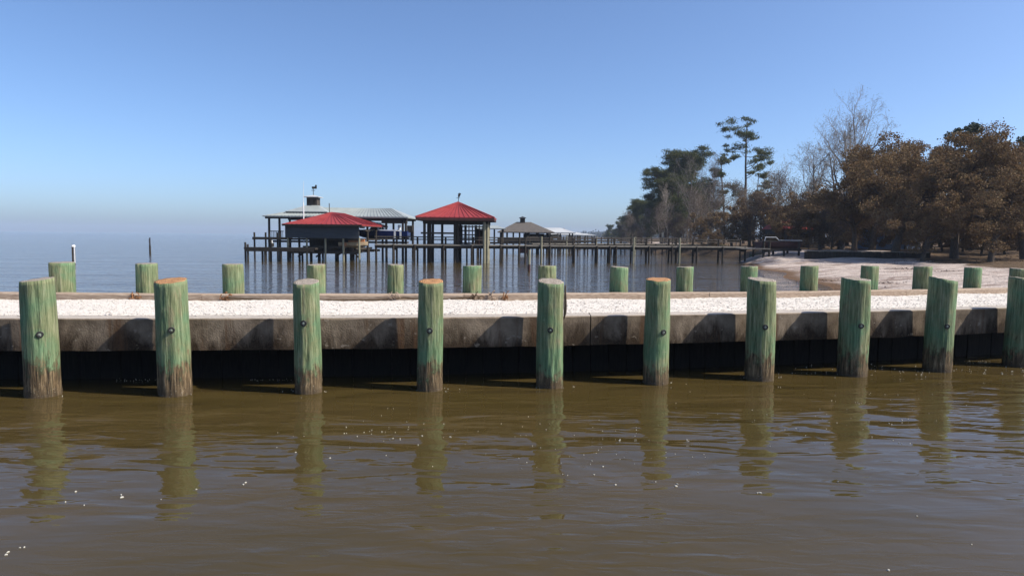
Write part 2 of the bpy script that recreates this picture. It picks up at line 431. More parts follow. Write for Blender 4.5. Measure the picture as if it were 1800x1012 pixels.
# beach and wooded land, one sheet
ts = np.concatenate([np.linspace(-6, 30, 91), np.linspace(31, 60, 20), [75, 100, 150, 240, 400, 700, 1300]])
ys = np.concatenate([np.linspace(13.5, 70, 142), np.linspace(71, 140, 40), np.geomspace(145, 3100, 40)])
gy, gt = np.meshgrid(ys, ts, indexing='ij')
gx = shore_x(gy) + gt
Z = land_z(gx, gy)
V = np.stack([gx.ravel(), gy.ravel(), Z.ravel()], 1)
nx, ny = len(ts), len(ys)
I = (np.arange(ny - 1)[:, None] * nx + np.arange(nx - 1)[None]).ravel()
me = np_mesh('beach', V, np.stack([I, I + 1, I + nx + 1, I + nx], 1), 4, [M['sand']], smooth=True)
a = me.attributes.new('litter', 'FLOAT', 'POINT')
lit = np.clip((gt - 9.0) / 8.0, 0, 1) * np.clip((gy - 20) / 12, 0, 1)
lit = np.maximum(lit, np.clip((gy - 62) / 10, 0, 1) * np.clip(1 - (gt - 3) / 30, 0.55, 1) * np.clip(np.maximum((gt - 4.5) / 3, (3.6 - gt) / 1.0), 0, 1))  # steep bank face takes the dark litter colour too
a.data.foreach_set('value', lit.ravel().astype(np.float32))
tag(link('beach', me), kind='structure')

# gravel top of the jetty: a bumpy sheet between cap and kerb
GX = np.arange(-15.5, 19.5, 0.07)
GO = np.linspace(0.62, 3.72, 46)
go, gx = np.meshgrid(GO, GX, indexing='ij')
gy = np.vectorize(y_front)(gx) + go
u = (go - 0.62) / 3.1
gzz = 1.005 - 0.085 * u + 0.016 * np.sin(gx * 2.1 + go * 3) * np.sin(go * 2.3) + rng.normal(0, 0.006, gx.shape)
gzz -= 0.07 * np.clip((0.10 - u) / 0.10, 0, 1)
nx = len(GX)
I = (np.arange(len(GO) - 1)[:, None] * nx + np.arange(nx - 1)[None]).ravel()
me = np_mesh('gravel_path', np.stack([gx.ravel(), gy.ravel(), gzz.ravel()], 1), np.stack([I, I + 1, I + nx + 1, I + nx], 1), 4, [M['gravel']], smooth=True)
tag(link('gravel_path', me), kind='structure')
# loose shell pieces on it
NS = 30000
sx = rng.uniform(-12.5, 16.5, NS); so = 0.56 + 3.16 * rng.beta(0.95, 1.0, NS)
sy = np.array([y_front(x) for x in sx]) + so
uu = (so - 0.62) / 3.1
sz = 1.005 - 0.085 * uu + 0.016 * np.sin(sx * 2.1 + so * 3) * np.sin(so * 2.3)
sz = np.where(so < 0.66, 1.004, sz)
base = np.array([[1, 0, 0], [0.3, 0.9, 0], [-0.8, 0.6, 0], [-0.8, -0.6, 0], [0.3, -0.95, 0], [0.05, 0, 0.8], [0, 0, -0.5]])
tri = np.array([[0, 1, 5], [1, 2, 5], [2, 3, 5], [3, 4, 5], [4, 0, 5], [1, 0, 6], [2, 1, 6], [3, 2, 6], [4, 3, 6], [0, 4, 6]])
sc = rng.gamma(4.0, 0.0021, NS) + 0.004
B = base[None] * rng.uniform(0.6, 1.2, (NS, 7, 1))
an = rng.uniform(0, 2 * PI, NS); ca, sa = np.cos(an), np.sin(an)
X = (B[:, :, 0] * ca[:, None] - B[:, :, 1] * sa[:, None]) * sc[:, None] + sx[:, None]
Y = (B[:, :, 0] * sa[:, None] + B[:, :, 1] * ca[:, None]) * sc[:, None] + sy[:, None]
Zs = B[:, :, 2] * sc[:, None] * 0.32 + sz[:, None] + sc[:, None] * 0.25
Fs = (tri[None] + (np.arange(NS) * 7)[:, None, None]).reshape(-1, 3)
tag(link('gravel', np_mesh('gravel', np.stack([X.ravel(), Y.ravel(), Zs.ravel()], 1), Fs, 3, [M['stone']])),
    'loose white crushed shell spread over the jetty top', None, None, 'stuff')

# ------------------------------------------------------------------ seawall: concrete beams on a recessed dark plank wall
wall = thing('seawall', 'stained concrete beam seawall with black planking below, behind the front piles', 'seawall')
def strip(name, x0, x1, o0, o1, z0, z1, mat, parent, step=0.45, jit=0.0, chamfer=0.0):
    n = max(2, int((x1 - x0) / step) + 1); vs = []; fs = []
    prof = [(o0, z0), (o0, z1 - chamfer), (o0 + chamfer, z1), (o1 - chamfer, z1), (o1, z1 - chamfer), (o1, z0)] if chamfer else [(o0, z0), (o0, z1), (o1, z1), (o1, z0)]
    k = len(prof)
    for i in range(n):
        x = x0 + (x1 - x0) * i / (n - 1)
        for o, z in prof:
            vs.append((x, y_front(x, o) + rng.normal(0, jit), z + rng.normal(0, jit)))
    for i in range(n - 1):
        for j in range(k):
            fs.append((i * k + j, (i + 1) * k + j, (i + 1) * k + (j + 1) % k, i * k + (j + 1) % k))
    fs += [tuple(range(k)), tuple(range((n - 1) * k + k - 1, (n - 1) * k - 1, -1))]
    mb = MB().add(vs, fs)
    return mb.build(name, mat, parent)
jx = on_line(1038, 0.34, 575).x
joints = [-15.5, -9.9, -4.25 , jx, 5.85, 10.6, 15.2, 19.4]
joints[2] = jx - 5.9
for a_, b_ in zip(joints[:-1], joints[1:]):
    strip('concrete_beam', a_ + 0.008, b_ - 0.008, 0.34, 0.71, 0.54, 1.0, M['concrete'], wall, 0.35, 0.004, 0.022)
x = -15.4
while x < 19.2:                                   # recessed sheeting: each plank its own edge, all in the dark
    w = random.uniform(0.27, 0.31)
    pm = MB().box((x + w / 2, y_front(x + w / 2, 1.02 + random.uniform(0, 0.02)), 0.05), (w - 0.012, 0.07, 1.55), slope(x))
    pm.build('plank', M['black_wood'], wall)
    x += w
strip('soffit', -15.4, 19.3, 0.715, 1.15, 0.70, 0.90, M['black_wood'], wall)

# far kerb: long tan timbers bedded on a bulkhead
kerb = thing('timber_kerb', 'long tan timber kerb along the far edge of the white gravel', 'kerb')
x = -15.5
while x < 19.0:
    L = min(random.uniform(4.6, 5.6), 19.4 - x)
    dz = random.uniform(-0.006, 0.006)
    strip('timber', x + 0.006, x + L - 0.006, 3.70, 3.98, 0.78, 1.03 + dz, M['kerb'], kerb, 0.5, 0.004, 0.016)
    x += L
strip('bulkhead', -15.4, 19.3, 3.72, 3.95, -0.6, 0.77, M['dark_wood'], kerb)

# ------------------------------------------------------------------ piles
def make_pile(name, P, top, r, seed, lean=(0, 0), tilt=(0, 0), end='end_grey', taper=0.94, zb=-0.5):
    rs = np.random.default_rng(seed)
    n, m_ = 72, 38
    zs = np.linspace(zb, top, m_)
    ph = rs.uniform(0, 6.28, 8)
    cracks = [(rs.uniform(0, 6.28), rs.uniform(.1, top * .7), rs.uniform(.35, 1.1), rs.uniform(.007, .016), rs.uniform(.05, .09)) for _ in range(9)]
    knots = [(rs.uniform(0, 6.28), rs.uniform(.2, top * .95), rs.uniform(.004, .010), rs.uniform(.10, .2)) for _ in range(7)]
    vs = []
    for k, z in enumerate(zs):
        t = max(z, 0) / top
        for i in range(n):
            th = 2 * PI * i / n
            rr = r * (1.03 - (1 - taper) * (t - 0.3))
            rr *= 1 + 0.022 * math.sin(2 * th + ph[0] + 0.5 * z) + 0.016 * math.sin(3 * th + ph[1]) + 0.009 * math.sin(7 * th + ph[2] + z)
            rr += 0.010 * mnoise.noise(Vector((math.cos(th) * 1.5 + seed, math.sin(th) * 1.5, z * 1.6)))
            rr += 0.006 * mnoise.noise(Vector((math.cos(th) * 7 + seed, math.sin(th) * 7, z * 0.9)))
            for (c0, z0, ln_, dp, wd) in cracks:
                if z0 < z < z0 + ln_:
                    dt = math.atan2(math.sin(th - c0 - .12 * math.sin(z * 3 + c0)), math.cos(th - c0 - .12 * math.sin(z * 3 + c0)))
                    if abs(dt) < .3: rr -= dp * math.exp(-(dt / wd) ** 2) * min(1, (z - z0) * 8, (z0 + ln_ - z) * 8)
            for (c0, z0, dp, wd) in knots:
                dt = math.atan2(math.sin(th - c0), math.cos(th - c0))
                if abs(dt) < .6: rr += dp * math.exp(-(dt / wd) ** 2 - ((z - z0) / (wd * .25)) ** 2)
            if z < 0.28: rr += 0.010 * mnoise.noise(Vector((math.cos(th) * 6, math.sin(th) * 6 + seed, z * 22)))
            zz = z
            if k >= m_ - 2:
                zz = z + tilt[0] * rr * math.cos(th) + tilt[1] * rr * math.sin(th) + .010 * mnoise.noise(Vector((math.cos(th) * 2.2, math.sin(th) * 2.2, seed)))
            if k == m_ - 1: rr *= 0.985
            vs.append((rr * math.cos(th) + lean[0] * z, rr * math.sin(th) + lean[1] * z, zz))
    fs = [(k * n + i, k * n + (i + 1) % n, (k + 1) * n + (i + 1) % n, (k + 1) * n + i) for k in range(m_ - 1) for i in range(n)]
    mi = [0] * len(fs)
    top0 = (m_ - 1) * n
    prev = top0
    for j, q in enumerate((0.8, 0.55, 0.28)):
        o = len(vs)
        for i in range(n):
            x, y, z = vs[top0 + i]
            cx, cy = lean[0] * top, lean[1] * top
            x, y = cx + (x - cx) * q, cy + (y - cy) * q
            z = top + tilt[0] * (x - cx) + tilt[1] * (y - cy) + 0.006 * mnoise.noise(Vector((x * 20 + seed, y * 20, 0)))
            vs.append((x, y, z))
        for i in range(n):
            fs.append((prev + i, prev + (i + 1) % n, o + (i + 1) % n, o + i)); mi.append(1)
        prev = o
    vs.append((lean[0] * top, lean[1] * top, top + 0.003)); c = len(vs) - 1
    for i in range(n): fs.append((prev + i, prev + (i + 1) % n, c)); mi.append(1)
    mb = MB(); mb.add(vs, fs); mb.mi = mi
    return mb.build(name, [M['pile'], M[end]], None, P, smooth=True)

FRONT = [  # px of axis at mid height, px of top, bolt px py, radius, tilt, end, label
    (72, 491, 71, 588, .197, (.10, .10), 'end_grey', 'thickest green pile, leftmost of the front row, its grey top sloping up to the right'),
    (306, 493, 303, 580, .205, (.03, .15), 'end_orange', 'mottled green and tan front pile with a bright orange cut top, second from left'),
    (541, 495, 535, 568, .172, (.0, .19), 'end_grey', 'slim front pile with pale grey top and a brown lower half, third from left'),
    (756, 494, 755, 581, .172, (.0, .16), 'end_orange', 'slim front pile with a reddish brown top and red smudge, fourth from left'),
    (967, 494, 968, 580, .190, (-.05, .16), 'end_grey', 'front pile with a dark split splinter down its right edge'),
    (1154, 491, 1166, 584, .186, (.0, .10), 'end_orange', 'front pile with flat orange top, first to the right of the splintered pile'),
    (1337, 491, 1346, 575, .215, (-.06, .10), 'end_grey', 'broad front pile with a tan stripped lower right side, fourth from the right'),
    (1501, 490, 1514, 573, .215, (-.05, .08), 'end_grey', 'broad dark green front pile with a bright washer, third from the right'),
    (1650, 490, 1664, 574, .205, (-.16, .06), 'end_grey', 'front pile whose top slopes down to the right, second from the right'),
    (1792, 489, None, None, .225, (-.10, .05), 'end_grey', 'front pile cut off by the right edge of the picture'),
]
for i, (px, pt, bx_, by_, r, tl, en, lab) in enumerate(FRONT):
    p = on_line(px, 0.0, 600)
    top = on_line(px, 0.0, pt).z
    ln = (random.uniform(-.014, .014), random.uniform(-.008, .008))
    o = make_pile('dock_pile', (p.x, p.y, 0), top, r, 11 + i * 7, ln, tl, en, 0.95)
    tag(o, lab, 'pile', 'green timber piles along the front of the seawall')
    if bx_:
        bz = on_line(px, -r, by_).z
        nrm = Vector((math.sin(slope(p.x)), -math.cos(slope(p.x)), 0))
        az = math.atan2(nrm.x, -nrm.y)
        # where the bolt shows on the pile's face
        q = min((abs((Vector((p.x + r * math.sin(a), p.y - r * math.cos(a), bz)) - Vector((0, 0, CAM_H))).dot(rgt) /
                     (Vector((p.x + r * math.sin(a), p.y - r * math.cos(a), bz)) - Vector((0, 0, CAM_H))).dot(fwd) * F_PX + 900 - bx_), a)
                for a in [math.radians(k) for k in range(-70, 80)])[1]
        d = Vector((math.sin(q), -math.cos(q), 0))
        c = d * (r * 1.0) + Vector((ln[0] * bz, ln[1] * bz, bz))
        wmb = MB(); n = 20; vs = []
        sx_ = d.cross(Vector((0, 0, 1))); uz = Vector((0, 0, 1))
        for dep, rad in ((-0.02, 0.042), (0.016, 0.042), (0.019, 0.038), (0.019, 0.024), (0.006, 0.022)):
            vs += [c + d * dep + (sx_ * math.cos(2 * PI * k / n) + uz * math.sin(2 * PI * k / n)) * rad for k in range(n)]
        fs = [(a_ * n + k, a_ * n + (k + 1) % n, (a_ + 1) * n + (k + 1) % n, (a_ + 1) * n + k) for a_ in range(4) for k in range(n)]
        wo = wmb.add(vs, fs).build('washer', M['iron'], o, smooth=False)
        MB().tube(c - d * 0.01, c + d * 0.008, 0.0225, n=14).tube(c + d * 0.008, c + d * 0.024, 0.013, 0.010, 8).build('bolt', M['zinc'], wo)
    if i == 4:
        s = Vector((math.cos(-.05), math.sin(-.05), 0))
        b0 = s * (r + 0.004)
        mb = MB(); pts = [(1.50, .012, .012), (1.38, .016, .02), (1.2, .02, .030), (1.1, .018, .03), (1.0, .006, .01)]
        for (z0, o0, w0), (z1, o1, w1) in zip(pts[:-1], pts[1:]):
            a_ = b0 + s * o0 + Vector((0, 0, z0)); e_ = b0 + s * o1 + Vector((0, 0, z1))
            mb.tube(a_, e_, w0 * .8, w1 * .8, 5)
        mb.build('splinter', M['bark'], o)

BACK = [(110, 461, .222), (259, 463, .192), (410, 464, .20), (556, 465, .18), (695, 465, .165), (829, 467, .195), (962, 467, .19), (1088, 469, .19),
        (1203, 469, .185), (1316, 468, .185), (1421, 467, .185), (1527, 467, .185), (1620, 468, .205), (1709, 470, .195), (1790, 472, .2)]
BLAB = ['leftmost pile of the far row, half hidden behind the thickest front pile', 'far row pile left of the orange topped front pile',
        'far row pile standing alone above the rust clump on the kerb', 'far row pile half hidden behind the slim grey topped front pile',
        'far row pile just left of the red topped front pile', 'far row pile between the red topped pile and the splintered pile',
        'far row pile peeping over the splintered front pile', 'far row pile left of the flat orange topped front pile',
        'far row pile half lit, right of the flat orange topped front pile', 'far row pile peeping over the broad stripped front pile',
        'far row pile at the edge of the wet sand', 'far row pile peeping over the front pile with the bright washer',
        'far row pile against the sand, left of the front pile with slanting top', 'far row pile alone on the sand near the right edge',
        'last far row pile at the right edge of the picture']
for i, (px, pt, r) in enumerate(BACK):
    p = on_line(px, 4.20, 500); top = on_line(px, 4.20, pt).z
    o = make_pile('dock_pile', (p.x, p.y, 0), top, r, 211 + i * 5, (random.uniform(-.006, .006), 0), (random.uniform(-.06, .06), random.uniform(-.03, .06)), 'end_grey', 0.95)
    tag(o, BLAB[i], 'pile', 'green timber piles behind the far kerb')

# ------------------------------------------------------------------ rope and clumps along the kerb
def kp(px, o, z):
    p = on_line(px, o, 520); return Vector((p.x, p.y, z))
pts = []
for (px, z) in [(398, .97), (430, .955), (470, .935), (520, .93), (570, .93), (615, .93), (655, .935), (688, .955), (712, .975), (735, .955), (758, .93), (785, .945), (812, .97), (834, .985)]:
    pts.append(kp(px, 3.665, z))
sm = []
for k in range(len(pts) - 1):
    for t in (0, .5): sm.append(pts[k].lerp(pts[k + 1], t))
sm.append(pts[-1])
tag(MB().path(sm, 0.016, 6).build('mooring_rope', M['rope']), 'dark old rope sagging along the foot of the tan kerb', 'rope')
for (px, sz_, lab, mt) in [(237, .13, 'rust brown tangle on the kerb beside the far pile left of the orange top', 'rust'),
                           (398, .115, 'orange brown tangle at the left end of the kerb rope', 'rust'),
                           (690, .12, 'tan tangle halfway along the kerb rope', 'kerb'),
                           (834, .13, 'dark brown tangle at the right end of the kerb rope', 'rope'),
                           (864, .11, 'small loop of straw coloured line hooked over the kerb', 'kerb'),
                           (888, .10, 'smallest brown tangle, last to the right along the kerb', 'rust')]:
    c = kp(px, 3.66, .96); mb = MB()
    for k in range(16):
        a0 = Vector(rng.normal(0, 1, 3)) * sz_ * .42; a0.y *= .25
        dd = Vector(rng.normal(0, 1, 3)) * sz_ * .4; dd.y *= .2
        q = [c + a0, c + a0 + dd * .6 + Vector((0, 0, .02)), c + a0 + dd * 1.1]
        q = [Vector((v.x, min(v.y, y_front(v.x, 3.69)), max(v.z, .915))) for v in q]
        mb.path(q, random.uniform(.008, .018), 5)
    tag(mb.build('rope_tangle', M[mt]), lab, 'debris', 'tangles along the kerb')

# ------------------------------------------------------------------ foam flecks on the water
vs, fs = [], []
def fleck(x, y, s):
    n = random.randint(6, 9); o = len(vs); a0 = random.uniform(0, 6.28); e = random.uniform(.35, .9); ph_ = random.uniform(0, PI)
    rim = []
    for k in range(n):
        t = a0 + 2 * PI * k / n; r_ = s * random.uniform(.55, 1.1)
        dx, dy = r_ * math.cos(t), r_ * e * math.sin(t)
        rim.append((x + dx * math.cos(ph_) - dy * math.sin(ph_), y + dx * math.sin(ph_) + dy * math.cos(ph_)))
    for (a_, b_) in rim: vs.append((a_, b_, 0.001))
    for (a_, b_) in rim: vs.append((x + (a_ - x) * .8, y + (b_ - y) * .8, 0.006 + s * .12))
    vs.append((x, y, 0.008 + s * .18))
    for k in range(n):
        fs.append((o + k, o + (k + 1) % n, o + n + (k + 1) % n, o + n + k)); fs.append((o + n + k, o + n + (k + 1) % n, o + 2 * n))
def fleck_px(px, py, s):
    p = at_z(px, py)
    if s < .02: fleck(p.x, p.y, s * .75); return
    for k in range(2):
        fleck(p.x + random.gauss(0, s * .8), p.y + random.gauss(0, s * .7), s * random.uniform(.25, .6))
for (px, py, s) in [(197, 872, .045), (133, 864, .018), (422, 850, .032), (605, 762, .02), (628, 767, .016), (640, 760, .012), (671, 759, .014), (690, 771, .016),
                    (742, 766, .018), (790, 768, .026), (745, 745, .01), (735, 782, .012), (780, 745, .012), (1088, 773, .022), (1188, 852, .03), (1337, 868, .038), (1475, 847, .028),
                    (1150, 847, .02), (1210, 775, .02), (1508, 707, .022), (1462, 704, .014), (1400, 754, .02), (1580, 655, .03), (1620, 658, .032), (1660, 652, .02), (1040, 810, .012),
                    (1045, 834, .02), (1082, 852, .016), (1060, 820, .012), (949, 745, .014), (960, 755, .012), (1570, 774, .014), (1585, 738, .014), (42, 961, .026), (8, 973, .024),
                    (1562, 1002, .016), (1612, 907, .012), (1708, 957, .01), (115, 882, .014), (148, 888, .014), (283, 878, .012), (520, 795, .016), (580, 805, .014), (345, 860, .012)]:
    fleck_px(px, py, s)
for k in range(34): fleck_px(rng.normal(690, 110), rng.normal(764, 22), rng.uniform(.004, .010))
for k in range(60): fleck_px(rng.normal(1480, 120), rng.normal(725, 32), rng.uniform(.004, .012))
for k in range(50): fleck_px(rng.uniform(900, 1250), rng.normal(790, 34), rng.uniform(.004, .009))
for (px, pb) in [(74, 692), (306, 691), (541, 687), (756, 683), (967, 680), (1154, 671), (1337, 662), (1501, 657), (1650, 651)]:
    for k in range(10): fleck_px(px + rng.normal(8, 24), pb + rng.normal(1, 2.0), rng.uniform(.006, .014))
for k in range(50): fleck_px(rng.uniform(1350, 1800), 656 - (rng.uniform(1350, 1800) - 1350) * .02 + rng.normal(0, 4), rng.uniform(.006, .018))
for (x0, x1, y0) in [(440, 515, 668), (205, 275, 668), (1695, 1745, 636)]:
    for k in range(26): fleck_px(rng.uniform(x0, x1), y0 + rng.normal(0, 1.2), rng.uniform(.004, .009))
mb = MB().add(vs, fs)
tag(mb.build('floating_foam', M['foam']), 'pale foam flecks and scraps scattered on the brown water', None, None, 'stuff')

# ------------------------------------------------------------------ boathouses
def hip_roof(mb, x0, x1, y0, y1, ze, zr, rx0, rx1, ry0, ry1, th=0.10):
    """hip roof with ridge from (rx0,ry0) to (rx1,ry1)"""
    e = [(x0, y0, ze), (x1, y0, ze), (x1, y1, ze), (x0, y1, ze)]
    r_ = [(rx0, ry0, zr), (rx1, ry1, zr)]
    lo = [(a_, b_, ze - th) for a_, b_, _ in e]
    vs = e + r_ + lo
    if abs(rx1 - rx0) >= abs(ry1 - ry0):
        fs = [(0, 1, 5, 4), (1, 2, 5), (2, 3, 4, 5), (3, 0, 4)]
    else:
        fs = [(0, 1, 4), (1, 2, 5, 4), (2, 3, 5), (3, 0, 4, 5)]
    fs += [(6, 7, 1, 0), (7, 8, 2, 1), (8, 9, 3, 2), (9, 6, 0, 3), (9, 8, 7, 6)]
    return mb.add(vs, fs)

def seams(mb, p_eave0, p_eave1, p_rid0, p_rid1, n, w=.05):
    for k in range(1, n):
        t = k / n
        a_ = Vector(p_eave0).lerp(Vector(p_eave1), t); b_ = Vector(p_rid0).lerp(Vector(p_rid1), t)
        mb.bar(a_ + Vector((0, 0, .02)), b_ + Vector((0, 0, .02)), w, .05)

def posts(par, spots, r, z1, mat, z0=-0.8, name='post'):
    for (x, y) in spots:
        MB().tube((x, y, z0), (x + random.uniform(-.03, .03), y, z1), r, r * .92, 10).build(name, M[mat] if isinstance(mat, str) else mat, par)

# slate walled boathouse with a red roof
bh = thing('red_roofed_boathouse', 'boathouse with red hip roof and dark slate walls raised on posts', 'boathouse', (-15.0, 55.6, 0), -0.06)
hip_roof(MB(), -3.15, 3.35, -3.6, 4.6, 2.98, 4.0, 0.0, 0.15, -0.9, 2.0).build('roof', M['red_roof'], bh)
rs_m = MB(); seams(rs_m, (-3.15, -3.6, 2.98), (3.35, -3.6, 2.98), (-.05, -.9, 4.0), (.05, -.9, 4.0), 16, .035)
seams(rs_m, (3.35, -3.6, 2.98), (3.35, 4.6, 2.98), (0, -.9, 4.0), (.15, 2.0, 4.0), 18, .035)
rs_o = rs_m.build('roof_seam', M['red_roof'], bh); rs_o['kind'] = 'stuff'
MB().box((0.1, -3.63, 2.90), (6.4, .05, .14)).box((3.32, .5, 2.90), (.05, 8.0, .14)).build('fascia', M['dark_wood'], bh)
wm = MB().box((-0.02, -3.2, 2.37), (6.0, .10, .98)); wm.build('front_wall', M['slate'], bh)
MB().box((-2.97, .5, 2.37), (.10, 7.3, .98)).build('side_wall', M['slate'], bh)
for k in range(5): MB().box((2.97, -2.3 + k * 1.6, 2.75 - (k % 2) * .22), (.06, 1.3, .10)).build('rail_board', M['tan_board'] if k % 2 else M['maroon'], bh)
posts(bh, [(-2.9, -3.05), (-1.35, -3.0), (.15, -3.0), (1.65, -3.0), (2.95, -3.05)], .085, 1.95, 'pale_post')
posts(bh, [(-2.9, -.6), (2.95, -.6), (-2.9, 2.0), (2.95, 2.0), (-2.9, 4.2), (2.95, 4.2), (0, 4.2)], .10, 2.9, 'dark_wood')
MB().box((0, .4, 1.78), (5.8, 6.6, .14)).build('loft_floor', M['dark_wood'], bh)
MB().box((-.4, 1.6, 1.42), (4.9, .12, .62)).build('back_boards', M['dark_wood'], bh)
MB().box((0, -2.95, .72), (5.9, .12, .16)).box((0, -2.9, 1.18), (3.4, .10, .14)).build('tie_beam', M['dark_wood'], bh)
for (xa, xb) in ((-2.4, -1.2), (-.9, .3), (.7, 1.9), (2.6, 1.9)): MB().bar((xa, -2.2, .35), (xb, -2.2, 1.2), .09, .12).build('brace', M['dark_wood'], bh)
for y in (-2.4, -.6, 1.2, 3.0): MB().box((0, y, .82), (6.0, .16, .20)).build('lift_beam', M['dark_wood'], bh)
for x in (-2.2, -1.0, .4, 1.4, 2.2): MB().box((x, .3, 1.02), (.18, 5.6, .16)).build('lift_bunk', M['mid_wood'], bh)
posts(bh, [(-2.3, -1.5), (-1.7, .6), (-.8, -1.8), (-.3, .9), (.6, -1.2), (1.0, 1.2), (1.4, -1.7), (2.0, .2), (2.35, -1.9), (2.6, 1.0)], .09, 1.0, 'dark_wood', name='lift_pile')
MB().tube((-.2, -.9, 3.9), (-.2, -.9, 4.75), .035, n=6).build('vent_pipe', M['dark_wood'], bh)
# dinghy hung below
dg = thing('dinghy', 'small tan and orange dinghy stowed under the slate walled boathouse', 'dinghy', (-12.9, 53.3, 1.1))
def hull(L, Wd, D, n=9):
    vs, fs = [], []
    for i in range(n):
        t = i / (n - 1); x = -L / 2 + L * t
        w = Wd / 2 * (1 - max(0, (t - .45) / .55) ** 2.2 * .97); d = D * (1 - max(0, (t - .6) / .4) ** 2 * .5); sheer = .18 * D * t * t
        vs += [(x, -w, D + sheer), (x, -w * .85, D - d * .55), (x, 0, D - d), (x, w * .85, D - d * .55), (x, w, D + sheer)]
    for i in range(n - 1):
        for j in range(4):
            a_ = i * 5 + j; fs.append((a_, a_ + 5, a_ + 6, a_ + 1))
    for i in range(n - 1):
        a_ = i * 5; fs.append((a_ + 4, a_ + 9, a_ + 5, a_))
    fs.append((0, 1, 2, 3, 4))
    return vs, fs
MB().add(*hull(2.3, .95, .45)).build('hull', M['tan_board'], dg)
MB().box((.1, -.2, .56), (.9, .3, .16)).box((.7, .1, .60), (.3, .3, .24)).build('seat', M['orange'], dg)
MB().tube((-.6, -.52, .30), (-.6, -.58, .30), .16, n=12).build('fender', M['orange'], dg)

# pale grey roofed boathouse with cupola behind it
gb = thing('grey_roofed_boathouse', 'long open boathouse with pale metal roof and a cupola, behind the slate walled one', 'boathouse', (-15.4, 60.5, 0), -0.02)
rm = MB(); hip_roof(rm, -6.6, 6.25, -2.7, 3.2, 3.78, 4.62, -3.4, 4.3, .3, .3)
rm.build('roof', M['grey_roof'], gb)
sm_ = MB(); seams(sm_, (-6.5, -2.7, 3.78), (6.2, -2.7, 3.78), (-3.4, .3, 4.62), (4.3, .3, 4.62), 40)
so_ = sm_.build('roof_seam', M['grey_roof'], gb); so_['kind'] = 'stuff'
MB().box((-.2, -2.6, 3.62), (12.4, .10, .20)).box((-.2, 3.0, 3.62), (12.4, .10, .20)).build('eave_beam', M['dark_wood'], gb)
hip_roof(MB(), -4.9, -1.1, -1.9, 2.3, 4.2, 5.0, -3.05, -2.95, .2, .2, .05).build('tower_roof', M['grey_roof'], gb)
cp = MB().box((-3.0, .2, 5.18), (.95, .95, .8)).build('cupola', M['mid_wood'], gb)
hip_roof(MB(), -3.7, -2.3, -.5, .9, 5.60, 5.78, -3.02, -2.98, .2, .2, .06).build('cupola_roof', M['white_roof'], cp)
MB().box((-3.28, -.28, 5.2), (.26, .04, .4)).box((-2.75, -.28, 5.2), (.26, .04, .4)).build('louvre', M['dark_wood'], cp)
vv = MB().tube((-3, .2, 5.7), (-3, .2, 6.55), .03, n=6).box((-2.9, .2, 6.45), (.45, .04, .20)).box((-2.75, .2, 6.6), (.15, .04, .2)).box((-3, .2, 6.2), (.36, .03, .04))
vv.build('weathervane', M['dark_wood'], gb)
posts(gb, [(-6.15, -2.4), (-6.15, 2.8), (-5.2, -2.4), (5.75, -2.4), (5.75, 2.8), (4.3, -2.4), (3.9, 2.8), (-3, 2.8), (0, 2.8), (-2.4, -2.4), (6.0, -2.3)], .11, 3.65, 'dark_wood')
MB().box((-.2, -1.3, 1.52), (12.2, 2.0, .16)).build('deck', M['mid_wood'], gb)
MB().box((5.0, -2.3, 3.35), (2.3, .1, .3)).build('cross_beam', M['mid_wood'], gb)
MB().box((-5.5, -2.4, 2.42), (1.3, .06, .07)).box((-5.5, -2.4, 1.85), (1.3, .06, .07)).build('rail', M['dark_wood'], gb)
for k in range(9): MB().box((-6.05 + k * .14, -2.4, 2.13), (.035, .035, .52)).build('baluster', M['mid_wood'], gb)
an_ = thing('antenna_mast', 'thin white antenna mast rising left of the cupola', 'antenna', (-18.0, 56.6, 0))
MB().tube((0, 0, 1.5), (0, 0, 4.9), .05, n=8).build('pole', M['white'], an_); MB().tube((0, 0, 4.9), (.05, 0, 6.7), .022, .012, 6).build('whip', M['white'], an_)

# blue boat on the lift
bt = thing('motor_boat', 'blue hulled motor boat with white stripes hanging under the pale roofed boathouse', 'boat', (-11.6, 58.6, 1.78), PI)
MB().add(*hull(4.7, 1.9, .75)).build('hull', M['blue_hull'], bt)
for x in (-1.75, -1.25): MB().box((x, .93, .45), (.16, .03, .62)).build('stripe', M['white'], bt)
MB().box((0.1, 0, .82), (2.9, 1.7, .10)).build('gunwale', M['white'], bt)
MB().add([(.3, -.75, .86), (1.1, -.6, .86), (1.1, .6, .86), (.3, .75, .86), (.25, -.7, 1.5), (.5, -.6, 1.5), (.5, .6, 1.5), (.25, .7, 1.5)], [(0, 1, 5, 4), (1, 2, 6, 5), (2, 3, 7, 6), (3, 0, 4, 7), (4, 5, 6, 7)]).build('windshield', M['glass'], bt)
mo = MB().box((-2.45, 0, .95), (.45, .42, .62)).box((-2.6, 0, .35), (.22, .2, .9)).build('outboard_motor', M['dark_wood'], bt)
MB().tube((-1.5, 0, .85), (-1.5, 0, 1.3), .14, n=10).build('seat', M['white'], bt)

